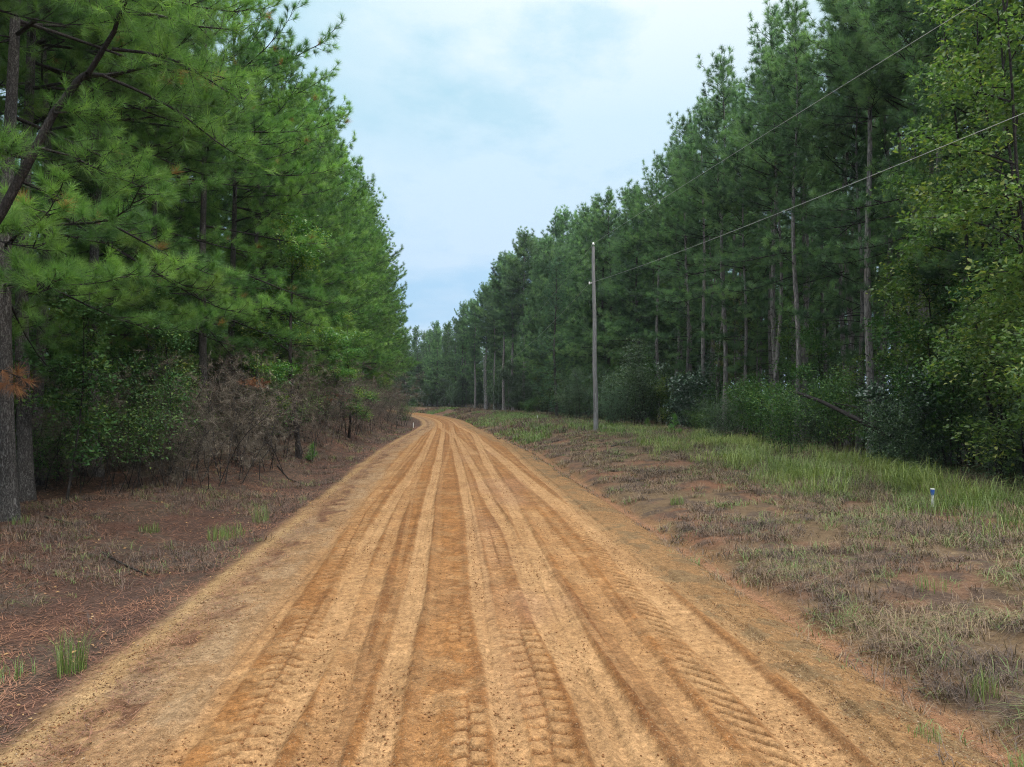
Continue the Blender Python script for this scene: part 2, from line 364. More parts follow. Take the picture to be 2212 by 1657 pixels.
def mix(a, b, f): return a * (1 - f[..., None]) + np.asarray(b) * f[..., None]
def ground_col(x, y, road=False):
    u = x - c_road(y); eL, eR = edges(y)
    n1 = fbm(x * .8, y * .8, 5, 41); n2 = fbm(x * 2.3, y * 2.3, 4, 52); n3 = fbm(x * .22, y * .22, 4, 63); n4 = fbm(x * 9, y * 9, 3, 74)
    sh = np.shape(u)
    C = np.zeros(sh + (3,)) + np.array([.372, .178, .064])              # loose road dirt
    grit = .25 + .4 * sstep(.4, .65, n1)
    C = mix(C, (.31, .150, .060), sstep(.5, .7, n1) * .6)
    C = mix(C, (.47, .29, .14), sstep(.5, .68, n2) * .45)
    dh = 0
    if road:
        comp, damp_shade, dh = tracks(x, y, u)
        C = mix(C, (.215, .098, .040), np.clip(damp_shade, 0, 1) * .85)
        C = mix(C, np.array([.585, .362, .180]) , np.clip(comp, 0, 1) * .8)
        pk = sstep(.52, .7, fbm(x * .5 + 9, y * .3, 3, 91)) * sstep(.2, 1.2, u) * (1 - sstep(2.2, 3.0, u))
        C = mix(C, (.46, .27, .17), pk * .35)
        grit = grit * (1 - .8 * np.clip(comp, 0, 1))
        loose = 1 - np.clip(comp, 0, 1)
        cl = fbm(x * 13, y * 13, 3, 14); dh = dh + (.016 * (cl - .5) + .010 * (fbm(x * 4, y * 4, 3, 15) - .5)) * (.25 + .75 * loose)
        C = C * (1 + (.5 * (cl - .5) + .22 * (fbm(x * 3, y * 2, 3, 16) - .5)) * (.12 + .88 * loose))[..., None]
    # shoulders
    w = u + .35 * (fbm(x * 1.1, y * .6, 4, 6) - .5)
    l1 = sstep(0, .35, (eL + 1.35) - w)                                  # left gravel shoulder
    C = mix(C, (.40, .265, .150), l1 * .7); grit = np.maximum(grit, l1 * .55)
    ls = sstep(0, .22, (eL + .72) - w - .9 * (n2 - .5) - .4 * (n1 - .5)) * sstep(0, .3, w - eL - .12)
    C = mix(C, (.165, .082, .052), ls * sstep(.38, .56, fbm(x * 4.5, y * 2.6, 4, 19)) * .85)
    C = mix(C, (.45, .315, .19), l1 * sstep(.5, .66, fbm(x * 2.2, y * 1.3, 4, 23)) * .6)
    bm = np.exp(-((u - eL + .02 + .2 * (n1 - .5)) / .115) ** 2) * sstep(.3, .46, fbm(x * .9, y * .9, 4, 15))
    r1 = sstep(0, .5, w - (eR - 1.5))
    C = mix(C, (.36, .22, .105), r1 * .8); grit = np.maximum(grit, r1 * .95)
    C = mix(C, (.20, .15, .085), r1 * sstep(.52, .62, n2) * .6)
    # left forest side
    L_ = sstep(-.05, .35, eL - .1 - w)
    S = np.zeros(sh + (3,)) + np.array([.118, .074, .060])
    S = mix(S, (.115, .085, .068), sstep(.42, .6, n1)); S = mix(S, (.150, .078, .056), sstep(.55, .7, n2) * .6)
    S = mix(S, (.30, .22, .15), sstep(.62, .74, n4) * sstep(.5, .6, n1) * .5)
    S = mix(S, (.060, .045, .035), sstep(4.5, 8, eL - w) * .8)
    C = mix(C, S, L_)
    C = mix(C, (.50, .335, .165), np.clip(bm, 0, 1) * .8); grit = grit * (1 - L_) + .15 * L_
    # right bank
    R_ = sstep(-.1, .35, w - eR - .25)
    B = np.zeros(sh + (3,)) + np.array([.245, .145, .095])
    B = mix(B, (.30, .150, .09), sstep(.52, .66, n3 + .25 * (n2 - .5)) * .7)
    B = mix(B, (.20, .155, .092), sstep(.46, .6, n1) * .7)
    B = mix(B, (.105, .082, .070), sstep(.52, .66, n2) * .75)
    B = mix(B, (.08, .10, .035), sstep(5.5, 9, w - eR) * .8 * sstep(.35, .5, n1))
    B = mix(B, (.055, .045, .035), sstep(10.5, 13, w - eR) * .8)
    C = mix(C, B, R_); grit = grit * (1 - R_) + R_ * .3
    dt = np.exp(-((u - eR - .12 - .15 * (n1 - .5)) / .15) ** 2)
    C = mix(C, (.37, .19, .115), np.clip(dt, 0, 1) * .8 * sstep(.25, .45, n1))
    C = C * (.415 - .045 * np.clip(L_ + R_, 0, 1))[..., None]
    return np.concatenate([np.clip(C, .01, 1), np.clip(grit, 0, 1)[..., None]], -1), dh

def grid(xs, ys):
    X, Y = np.meshgrid(xs, ys); n, m = X.shape
    i = np.arange(n - 1)[:, None] * m + np.arange(m - 1)[None]
    F = np.stack([i, i + 1, i + m + 1, i + m], -1).reshape(-1, 4)
    return X, Y, F
def rows(y0, y1, k, mn, mx):
    o = [y0]
    while o[-1] < y1: o.append(o[-1] + min(mx, max(mn, k * o[-1] ** 2)))
    return np.array(o)

def build_ground():
    xs = np.concatenate([-np.geomspace(1500, 32, 22), np.arange(-30, -12, .5), np.arange(-12, 20, .09), np.arange(20, 40, .6), np.geomspace(41, 1500, 22)])
    ys = np.concatenate([-np.geomspace(300, 2, 14), np.arange(-1, 3, .5), rows(3, 170, .00035, .05, 1.2), np.geomspace(173, 2500, 26)])
    X, Y, F = grid(xs, ys)
    Z = ground_z(X, Y); u = X - c_road(Y); eL, eR = edges(Y)
    inside = np.minimum(u - eL - .05, eR + .05 - u)
    Z = Z - .07 * sstep(0, .25, inside)
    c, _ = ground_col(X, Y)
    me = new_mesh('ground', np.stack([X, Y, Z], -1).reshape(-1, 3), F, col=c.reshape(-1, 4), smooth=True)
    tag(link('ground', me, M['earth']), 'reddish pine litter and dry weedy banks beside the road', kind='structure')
    # dirt road sheet
    us = np.arange(-.02, 1.021, .0017); ys = rows(2.6, 172, .0002, .014, .8)
    Us, Y, F = grid(us, ys); eL, eR = edges(Y)
    X = c_road(Y) + eL - .25 + Us * (eR - eL + .5)
    c, dh = ground_col(X, Y, True); u = X - c_road(Y)
    fad = sstep(-.25, .2, np.minimum(u - eL, eR - u))
    crown = .05 * (1 - ((u - .6) / 4.2) ** 2).clip(0, 1)
    Z = ground_z(X, Y) + crown + dh * fad - .045 * (1 - fad)
    me = new_mesh('road', np.stack([X, Y, Z], -1).reshape(-1, 3), F, col=c.reshape(-1, 4), smooth=True)
    tag(link('dirt_road', me, M['earth']), 'orange dirt road with tyre tracks curving left between the woods', kind='structure')
build_ground()
def gz(x, y): return float(ground_z(np.array([x]), np.array([y]))[0])

# ------------------------------------------------------------------ trees
def pine(name, H=22, cb=4., r0=.2, Lmax=4.2, lean=0., asym=.55, whorl=.62, nb=5, tuftd=1., M_=28, ln=.21, w=.010, mat='needle_road', bark='bark',
         droop=.45, dead=0, peak=.28, topL=1.05, seed=None, stubs=0, gold=0., bend=(0, 0), twigs=4.2, gaps=.12, gapz=(0, 0, 0), lowp=0.):
    """one pine: dict of part meshes. The open side faces +X."""
    tr = Acc(); lb = Acc()
    zs = np.linspace(-.3, H, 26)
    ph = rng.random() * 6
    sx = lambda z: lean * (np.clip(np.asarray(z), 0, None) / H) ** 1.3 * H + .10 * np.sin(np.asarray(z) * .45 + ph) + bend[0] * np.sin(np.pi * np.clip(np.asarray(z) / H, 0, 1))
    sy = lambda z: .10 * np.cos(np.asarray(z) * .4 + ph * 2) + bend[1] * np.sin(np.pi * np.clip(np.asarray(z) / H, 0, 1))
    rad = r0 * (1 - (zs.clip(0) / H) ** 1.15 * .93) + r0 * .55 * np.exp(-(zs.clip(0)) / .35)
    tr.tube(np.stack([sx(zs), sy(zs), zs], -1), rad, 12)
    P, D, T = [], [], []
    z = cb
    def twig(p, d, L, base, t):
        tt = np.linspace(0, 1, 3)[:, None]
        q = p + d * L * tt + np.array([0, 0, .22 * L]) * tt ** 2
        lb.tube(q, np.array([.011, .008, .005]) * (1 + L * .4), 3)
        e = q[-1]; up = np.array([0, 0, .45])
        P.append(e); D.append(d + up + rng.normal(size=3) * .15); T.append(t)
        for j in range(1 if L < .45 else 2):                 # side shoots near the tip
            b = p + d * L * (.82 - .3 * j) + np.array([0, 0, .22 * L]) * (.82 - .3 * j) ** 2
            sd = unit(d + rng.normal(size=3) * .75 + np.array([0, 0, .25])); f = b + sd * rng.uniform(.1, .22)
            if rng.random() < tuftd: P.append(f); D.append(sd + up); T.append(np.clip(t + .12 * rng.normal(), 0, 1))
    while z < H - .25:
        f = (z - cb) / (H - cb)
        prof = (f / peak) ** .6 if f < peak else 1 - (1 - topL / Lmax) * ((f - peak) / (1 - peak)) ** 1.25
        prof = max(prof, .25, lowp if f < peak else 0)
        a0 = rng.random() * 6.28
        for b in range(nb):
            az = a0 + b * 6.283 / nb + rng.normal() * .35
            L = Lmax * prof * (1 + asym * math.cos(az)) / (1 + .3 * asym) * rng.uniform(.5, 1.15)
            if rng.random() < .14: L *= .4
            if rng.random() < gaps and f < .85: continue
            if gapz[0] < z < gapz[1] and rng.random() < gapz[2]: continue
            L = max(min(L, 1.32 * Lmax), .35)
            if f > .3: L = min(L, 1.02 * Lmax)
            e = R(-4 + 58 * f ** 1.3 + rng.normal() * 14)
            zz = z + rng.uniform(-.25, .25)
            t = np.linspace(0, 1, 7)
            hor = L * t * math.cos(e); ver = L * (math.sin(e) * t - droop * (1 - f) * t ** 2 * .55 + .22 * t ** 4)
            wz = az + .25 * rng.normal() * t
            o = np.array([float(sx(zz)), float(sy(zz)), zz])
            path = o + np.stack([hor * np.cos(wz), hor * np.sin(wz), ver], -1)
            br = (.010 + .0068 * L) * (1 - t * .88)
            lb.tube(path, br, 5)
            tint = np.clip(.48 + .24 * rng.normal(), 0, 1)
            nt = max(3, int(L * twigs))
            for q in range(nt):
                s = .26 + .72 * (q + rng.random()) / nt
                p = np.array([np.interp(s, t, path[:, c]) for c in range(3)])
                sgn = 1 if q % 2 else -1
                ang = az + sgn * R(rng.uniform(25, 65))
                d = unit(np.array([math.cos(ang), math.sin(ang), rng.uniform(-.15, .6)]))
                twig(p, d, rng.uniform(.25, .75) * (.55 + .28 * min(L, 4) * (1.15 - s)), 0, np.clip(tint + .2 * rng.normal(), 0, 1))
            twig(path[-1], unit(path[-1] - path[-2] + np.array([0, 0, .1])), .3, 0, tint)
        z += whorl * rng.uniform(.75, 1.25)
    for b in range(9): twig(np.array([float(sx(H)), float(sy(H)), H - .16 * b]), unit(np.array([rng.normal() * .5, rng.normal() * .5, 1.])), .55, 0, .6)
    for b in range(stubs):                                   # dead snags on the bare bole
        zz = rng.uniform(1.5, cb + 1); az = rng.random() * 6.28; L = rng.uniform(.5, 1.9)
        t = np.linspace(0, 1, 4); o = np.array([float(sx(zz)), float(sy(zz)), zz])
        lb.tube(o + np.stack([L * t * math.cos(az), L * t * math.sin(az), L * (.25 * t - .3 * t ** 2)], -1), .022 * (1 - .7 * t), 4)
    P = np.array(P); D = unit(np.array(D)); T = np.array(T)
    parts = {'trunk': (tr.mesh('pine_trunk'), M[bark]), 'limbs': (lb.mesh('pine_limbs'), M['limb'])}
    if gold:
        g = rng.random(len(P)) < gold
        V, F, t = needles(P[g], D[g], T[g], M_, ln, w); parts['dead_needles'] = (new_mesh('pine_dead_needles', V, F, tint=t), M['needle_gold'])
        P, D, T = P[~g], D[~g], T[~g]
    V, F, t = needles(P, D, T, M_, ln, w)
    parts['crown'] = (new_mesh('pine_crown', V, F, tint=t), M[mat])
    print(name, len(P), 'tufts', len(F), 'needles')
    return parts

def put(name, parts, x, y, rz=0, s=1., tilt=(0, 0), dz=0.):
    o = empty(name, (x, y, gz(x, y) + dz), rz, s)
    o.rotation_euler = (tilt[0], tilt[1], rz)
    for k, (me, mat) in parts.items(): link(k, me, mat, o)
    return o

# ---- broadleaved trees
def broadleaf(name, H=14, r0=.14, spread=3.2, crown0=2.0, nleaf=9000, leaf=.11, mat='leaf_gum', bark='bark_smooth', lean=0., stems=1, nl=9, clump=.55, low=.5):
    tr = Acc(); lb = Acc(); C = []
    for s_ in range(stems):
        az0 = rng.random() * 6.28; k0 = (.1 if stems == 1 else .22) * rng.uniform(.6, 1.3)
        zs = np.linspace(-.25, H * rng.uniform(.86, 1.), 16)
        off = np.array([math.cos(az0), math.sin(az0)]) * (.0 if stems == 1 else .22)
        px = off[0] + math.cos(az0) * k0 * zs.clip(0) * .55 + .12 * np.sin(zs * .7 + az0) + lean * zs.clip(0)
        py = off[1] + math.sin(az0) * k0 * zs.clip(0) * .55 + .12 * np.cos(zs * .6 + az0)
        path = np.stack([px, py, zs], -1); rad = r0 * (1 - .9 * (zs.clip(0) / H)) + .35 * r0 * np.exp(-zs.clip(0) * 3)
        tr.tube(path, rad.clip(.012), 9)
        nlim = int(nl * H / 6 / stems ** .5)
        for b in range(nlim):
            z = crown0 + (zs[-1] - crown0) * (b + rng.random()) / nlim
            f = (z - crown0) / (H - crown0)
            L = spread * (1.0 - .72 * f ** 1.6) * rng.uniform(.6, 1.1) * (low + (1 - low) * min(1, f * 4))
            az = rng.random() * 6.28; e = R(12 + 40 * f + rng.normal() * 12)
            o = np.array([np.interp(z, zs, px), np.interp(z, zs, py), z])
            t = np.linspace(0, 1, 6); cur = rng.normal() * .5
            pth = o + np.stack([L * t * np.cos(az + cur * t) * math.cos(e), L * t * np.sin(az + cur * t) * math.cos(e), L * (math.sin(e) * t - .22 * t ** 2)], -1)
            lb.tube(pth, (.01 + .009 * L) * (1 - .85 * t), 5)
            for q in range(int(3 + L * 3)):
                s = rng.uniform(.3, 1); p = np.array([np.interp(s, t, pth[:, c]) for c in range(3)])
                d = unit(rng.normal(size=3) * np.array([1, 1, .6])); Lt = rng.uniform(.3, .8) * (.4 + .15 * spread)
                e2 = p + d * Lt; lb.tube(np.stack([p, p + d * Lt * .5 + [0, 0, .03], e2]), [.007, .005, .003], 3); C.append(e2)
                C.append(p + d * Lt * .5)
    C = np.array(C); n = len(C); per = max(3, nleaf // n)
    ct = np.clip(.45 + .22 * rng.normal(size=n), 0, 1)
    P = (C[:, None] + rng.normal(size=(n, per, 3)) * clump * np.array([.5, .5, .32])).reshape(-1, 3)
    N_ = unit(rng.normal(size=(len(P), 3)) * .55 + np.array([0, 0, .8]))
    V, F, t = leaves(P, N_, leaf, np.clip(np.repeat(ct, per) + .12 * rng.normal(size=len(P)), 0, 1))
    print(name, n, 'clusters', len(F) // 2, 'leaves')
    return {'trunk': (tr.mesh('trunk'), M[bark]), 'limbs': (lb.mesh('limbs'), M[bark]), 'crown': (new_mesh('crown', V, F, tint=t), M[mat])}

def shrub(name, H=2.6, W=1.6, stems=9, nleaf=5000, leaf=.055, mat='leaf_dark', bark='limb', up=.3, needle=False, clump=.22, bare=.12):
    st = Acc(); C = []
    for s_ in range(stems):
        az = rng.random() * 6.28; L = H * rng.uniform(.6, 1.08); out = W * rng.uniform(.25, 1.)
        t = np.linspace(0, 1, 7)
        b0 = W * .55 * math.sqrt(rng.random()); b1 = rng.random() * 6.28
        p = np.stack([b0 * math.cos(b1) + out * math.cos(az) * t ** 1.3, b0 * math.sin(b1) + out * math.sin(az) * t ** 1.3, -.1 + L * (t - up * .4 * t ** 3)], -1)
        p[1:-1] += rng.normal(size=(5, 3)) * .05
        st.tube(p, .011 * (1 - .8 * t) * (.6 + H * .2), 5)
        for q in range(int(6 + H * 3.2)):
            s = bare + (1 - bare) * rng.random() ** .8; b = np.array([np.interp(s, t, p[:, c]) for c in range(3)])
            d = unit(rng.normal(size=3) * np.array([1, 1, .5]) + np.array([0, 0, .25])); Lt = rng.uniform(.2, .55) * (.5 + W * .35)
            st.tube(np.stack([b, b + d * Lt * .55, b + d * Lt + [0, 0, -.04]]), [.006, .004, .002], 3)
            C.append(b + d * Lt); C.append(b + d * Lt * .6)
    C = np.array(C); n = len(C); per = max(2, nleaf // n)
    ct = np.clip(.45 + .22 * rng.normal(size=n), 0, 1)
    if needle:
        V, F, t = needles(C, unit(rng.normal(size=(n, 3)) + np.array([0, 0, .3])), ct, per, .20, .007, .3, .15, (10, 80))
    else:
        P = (C[:, None] + rng.normal(size=(n, per, 3)) * clump * np.array([1, 1, .55])).reshape(-1, 3); P[:, 2] = np.maximum(P[:, 2], .03)
        N_ = unit(rng.normal(size=(len(P), 3)) * .6 + np.array([0, 0, .75]))
        V, F, t = leaves(P, N_, leaf, np.clip(np.repeat(ct, per) + .12 * rng.normal(size=len(P)), 0, 1))
    return {'stems': (st.mesh('shrub_stems'), M[bark]), 'foliage': (new_mesh('shrub_foliage', V, F, tint=t), M[mat])}

# ---- the kinds
near = dict(gapz=(6.4, 10.2, .9), gaps=.2, lowp=.75, M_=80, ln=.27, w=.0075, whorl=.6, mat='needle_road')
PL = [pine('edgeL0', 21.5, 5.0, .175, 5.4, asym=.75, droop=.5, gold=.012, **near),
      pine('edgeL1', 22.5, 5.3, .18, 5.0, asym=.75, droop=.45, **near),
      pine('edgeL2', 20.5, 4.4, .16, 4.8, asym=.8, droop=.5, gold=.006, **near)]
mid = dict(M_=44, ln=.30, w=.014, whorl=.62, tuftd=.9)
PM = [pine('edgeM0', 21.5, 1.6, .20, 4.5, asym=.7, mat='needle_road', droop=.5, **mid),
      pine('edgeM1', 22.5, 2.0, .20, 4.2, asym=.7, mat='needle_road', droop=.4, **mid),
      pine('edgeM2', 20.0, 1.2, .18, 4.4, asym=.75, mat='needle_road', droop=.55, **mid)]
PR = [pine('right0', 23.5, 5.5, .165, 3.8, asym=.35, mat='needle_blue', bark='bark_pale', gapz=(0, 14, .74), stubs=16, **mid),
      pine('right1', 22.0, 5.0, .145, 3.6, asym=.4, mat='needle_blue', bark='bark_pale', gapz=(0, 14, .74), stubs=14, bend=(-.35, .1), **mid),
      pine('right2', 24.5, 7.0, .175, 3.9, asym=.3, mat='needle_blue', bark='bark_pale', gapz=(0, 14, .74), stubs=18, **mid),
      pine('right3', 20.5, 4.5, .13, 3.5, asym=.5, mat='needle_blue', bark='bark_pale', stubs=8, **mid)]
PF = [pine('far0', 22, 2.0, .2, 3.6, asym=.4, mat='needle_blue', M_=28, ln=.36, w=.026, whorl=.6, tuftd=.9, gaps=.04),
      pine('far1', 21, 3.0, .2, 3.4, asym=.4, mat='needle_blue', M_=28, ln=.36, w=.026, whorl=.6, tuftd=.9, gaps=.04)]
PT = [pine('tall0', 26, 13.5, .26, 4.0, asym=.0, mat='needle_blue', bark='bark_pale', M_=30, ln=.38, w=.026, whorl=.5, tuftd=1., nb=6, gaps=0., twigs=5, peak=.45, topL=1.4, stubs=5),
      pine('tall1', 25, 11.5, .24, 3.7, asym=.0, mat='needle_blue', bark='bark_pale', M_=30, ln=.38, w=.026, whorl=.5, tuftd=1., nb=6, gaps=0., twigs=5, peak=.5, topL=1.5, stubs=5)]
PP = pine('pale', 17, .8, .17, 3.4, asym=.2, mat='needle_pale', M_=18, ln=.25, w=.018, whorl=.6, tuftd=.9, droop=.2)
M['needle_yellow'] = foliage_mat('needle_yellow', [(0, (.06, .075, .03)), (.5, (.14, .155, .06)), (1, (.24, .24, .09))], .1, trans=.4)
PYY = pine('young_yellow', 9.5, 3.2, .075, 1.7, asym=.1, mat='needle_yellow', bark='bark_pale', M_=26, ln=.24, w=.012, whorl=.65, nb=4, tuftd=.7)
PY = [pine('young0', 8.5, 2.6, .07, 1.5, asym=.1, mat='needle_road', bark='bark_pale', M_=22, ln=.22, w=.011, whorl=.6, nb=4, tuftd=.7),
      pine('young1', 11, 4.5, .085, 1.7, asym=.1, mat='needle_road', bark='bark_pale', M_=22, ln=.22, w=.011, whorl=.75, nb=4, tuftd=.7)]
BG = [broadleaf('gum0', 17, .075, 3.4, 2.2, 14500, .13, 'leaf_gum', bark='limb', stems=3, clump=.46),
      broadleaf('gum1', 15, .07, 3.2, 1.8, 12500, .13, 'leaf_gum', bark='limb', stems=3, clump=.46)]
BM = broadleaf('maple', 10.5, .11, 2.8, 1.6, 15000, .10, 'leaf_maple', 'limb', clump=.45)
BD = [broadleaf('hard0', 13, .13, 3.8, 1.0, 24000, .14, 'leaf_dark', clump=.75), broadleaf('hard1', 9, .1, 3., .6, 18000, .13, 'leaf_dark', clump=.6)]
SD = [shrub('s0', 3.4, 2.0, 11, 7500, .09, 'leaf_dark', bare=0., clump=.34), shrub('s1', 5.2, 2.2, 12, 9500, .10, 'leaf_dark', bare=.1, clump=.38), shrub('s2', 2.6, 1.9, 11, 6000, .075, 'leaf_mid', bare=0.),
      shrub('feathery', 4.2, 2.3, 16, 20000, .05, 'leaf_feather', needle=True, bare=0.), shrub('ragged', 4.8, 1.5, 7, 3600, .11, 'leaf_mid', bare=.2, clump=.4)]
SAP = [broadleaf('sapling0', 6.5, .035, 1.5, 1.2, 2600, .12, 'leaf_mid', 'limb', clump=.45, nl=12), broadleaf('sapling1', 5.0, .03, 1.7, .8, 2400, .11, 'leaf_gum', 'limb', clump=.5, nl=12, stems=2), broadleaf('sapling2', 8.5, .045, 1.8, 2., 3800, .12, 'leaf_mid', 'limb', clump=.5, nl=11)]
M['leaf_gloss'] = foliage_mat('leaf_gloss', [(0, (.022, .045, .026)), (.5, (.042, .085, .048)), (1, (.08, .14, .07))], .1, rough=.3, trans=.1, spec=.5)
SM = shrub('magnolia', 6.2, 2.1, 12, 7500, .17, 'leaf_gloss', clump=.3, bare=0.)
SB = [shrub('b0', 3.8, 2.4, 20, 13000, .05, 'leaf_brown', needle=True, bare=0.), shrub('b1', 2.9, 2.1, 18, 10000, .05, 'leaf_brown', needle=True, bare=0.)]
SG = [shrub('g0', 4.4, 2.0, 10, 4600, .095, 'leaf_mid', clump=.36, bare=.42), shrub('g1', 3.0, 1.8, 9, 3000, .09, 'leaf_mid', clump=.32, bare=.25)]

ITEMS = []      # (object, kind words, side)
def T_(name, parts, x, y, rz, s, label=None, cat='pine tree', group=None, tilt=(0, 0), dz=0.):
    o = put(name, parts, x, y, rz, s, tilt, dz)
    tag(o, label, cat, group); ITEMS.append(o); return o

# ---- left roadside pines
def left_pines():
    hero = [((15, 1150), 15.6, 0, 1.0), ((52, 1105), 18.2, 1, 1.0), ((90, 1080), 21, 2, 1.02), ((205, 1062), 22.5, 1, .97), ((330, 1030), 27, 0, .98)]
    hl = ['thick pine trunk at the left edge of the photo with reddish dead needles on it', 'slimmer pine trunk standing right behind the leftmost thick trunk',
          'third pine trunk from the left edge, in shade behind two others', 'pine with broad fissured base above the leafy green shrub left of the road',
          'pine behind the dead brown shrubs with drooping boughs over the left bank']
    for (p, D, k, s), l in zip(hero, hl):
        x, y, _ = at(*p, D); T_('pine_tree', PL[k], x, y, rng.uniform(-.35, .35), s, l)
    x, y, _ = at(-480, 1200, 12); T_('pine_tree', PL[1], x, y, .1, .95, 'pine just outside the left edge whose bright boughs hang into the photo')
    y = 30.; i = 0
    while y < 150:
        x = float(c_road(y)) - 9.8 - rng.uniform(-.7, .9) + 1.3 * float(sstep(45, 80, y))
        parts = (PL if y < 36 else PM)[i % 3]
        T_('pine_tree', parts, x, y, rng.uniform(-.5, .5), rng.uniform(.9, 1.06), group='roadside pines of the left wood')
        y += rng.uniform(2.6, 3.6) * (1 if y < 80 else 1.35); i += 1
    for row, off in ((1, 13.2), (2, 16.6)):
        y = 15. + row * 3
        while y < 110:
            x = float(c_road(y)) - off - rng.uniform(-.8, .8)
            T_('pine_tree', (PM if row == 1 else PR)[i % 3], x, y, rng.uniform(0, 6.28), rng.uniform(.92, 1.05), 'shaded pine inside the left wood behind the roadside row', group='inner pines of the left wood')
            y += rng.uniform(3.2, 4.6); i += 1
left_pines()
# ---- right wood
def xr(y): return 18.6 - 3.2 * float(sstep(40, 105, y)) + float(c_road(y)) * .55
def right_pines():
    spec = [((1900, 900), 33, 1, 1.1, 'tall pine with a curved bare trunk and dead snags in the right wood'),
            ((1985, 900), 30, 0, 1.0, 'grey trunked pine just right of the curved snaggy trunk'),
            ((1834, 900), 36.5, 0, .98, 'straight slim pine just left of the curved snaggy trunk'),
            ((1728, 900), 40, 1, 1.0, 'pine with thin trunk rising above the leaning dead log'),
            ((1667, 900), 44, 2, .97, 'straight bare pine trunk between the young yellowish pine and the leaning dead log')]
    for p, D, k, s, l in spec:
        x, y, _ = at(*p, D); T_('pine_tree', PR[k], x, y, math.pi + rng.uniform(-.3, .3), s, l)
    y = 14.; i = 0
    while y < 104:
        x = xr(y) + rng.uniform(-.8, 1.)
        if not (27 < y < 42 and False):
            parts = PR[i % 4] if y < 62 else PF[i % 2]
            T_('pine_tree', parts, x, y, math.pi + rng.uniform(-.6, .6), rng.uniform(.93, 1.07), group='front pines of the right wood')
        y += rng.uniform(2.1, 3.1); i += 1
    for row, off in ((1, 3.6), (2, 7.4), (3, 11.5)):
        y = 14. + row * 1.5
        while y < 118:
            x = xr(y) + off + rng.uniform(-.9, .9)
            parts = PR[i % 4] if y < 66 else PF[i % 2]
            T_('pine_tree', parts, x, y, rng.uniform(0, 6.28), rng.uniform(.95, 1.08), 'pine inside the right wood behind the front row', group='inner pines of the right wood')
            y += rng.uniform(3.2, 4.8) * (1 + .12 * row); i += 1
right_pines()
# ---- far wood round the bend
def far_wood():
    tall = [((1026, 880), 138, 1, .82), ((1050, 880), 132, 0, .86), ((1088, 880), 118, 0, .96), ((1107, 880), 114, 1, .98), ((1132, 880), 108, 0, 1.02), ((1165, 880), 112, 1, 1.06),
            ((1215, 880), 100, 0, 1.06), ((1262, 880), 96, 1, 1.06), ((1005, 880), 146, 0, .8), ((1068, 880), 128, 1, .9)]
    nm = ['first', 'second', 'third', 'fourth', 'fifth', 'sixth', 'seventh', 'eighth', 'ninth', 'tenth']
    for k, (p, D, v, s) in enumerate(sorted(tall)):
        x, y, _ = at(*p, D); T_('pine_tree', PT[v], x, y, rng.random() * 6, s, f'{nm[k]} from the left of the tall bare trunked pines standing up beyond the bend', group='tall pines beyond the bend')
    x, y, _ = at(1200, 880, 78); T_('pine_tree', PP, x, y, 1., 1., 'dense pale green pine left of the utility pole')
    x, y, _ = at(1245, 880, 84); T_('pine_tree', PP, x, y, 2., .93, 'smaller pale green pine directly left of the utility pole top')
    k = 0
    for y in np.arange(116, 215, 4.2):
        for r_ in range(2):
            x = float(np.interp(y, [112, 125, 138, 150, 165, 180, 215], [14, 11.5, 8.5, 2, -4, -12, -30])) + r_ * 6 + rng.uniform(-1.2, 1.2); yy = y + r_ * 3 + rng.uniform(-1, 1)
            T_('pine_tree', PF[k % 2], x, yy, rng.random() * 6, rng.uniform(.76, .92), group='dark trees closing the view beyond the bend'); k += 1
    for px in range(880, 1010, 18):
        x, y, _ = at(px + rng.uniform(-4, 4), 880, rng.uniform(165, 185)); T_('broadleaf_tree', BD[k % 2], x, y, rng.random() * 6, rng.uniform(1.15, 1.5), cat='tree', group='rounded trees at the end of the road'); k += 1
far_wood()
# ---- broadleaved trees along the edges
def broad():
    S = [((2165, 980), 21.5, BG[0], 1.0, 'broadleaved tree with yellowish leaves at the right edge in front of the pines'),
         ((2290, 980), 18.5, BG[1], 1.05, 'leafy green tree cut off by the right edge of the photo'),
         ((2085, 980), 25.5, BG[1], 1.0, 'slim leafy tree between the grey pine trunk and the yellowish tree'),
         ((2330, 980), 16., BG[0], .9, 'broadleaved tree just beyond the right edge, boughs reaching in')]
    for p, D, b, s, l in S:
        x, y, _ = at(*p, D); T_('broadleaf_tree', b, x, y, rng.random() * 6, s, l, 'tree')
    x, y, _ = at(640, 960, 31.5); T_('maple_tree', BM, x, y, .5, 1.1, 'bright green maple with yellowing leaves amid the left roadside pines', 'tree')
    x, y, _ = at(755, 940, 45); T_('maple_tree', BM, x, y, 2.5, .8, 'small yellow green maple hugging the left pine edge farther along', 'tree')
broad()
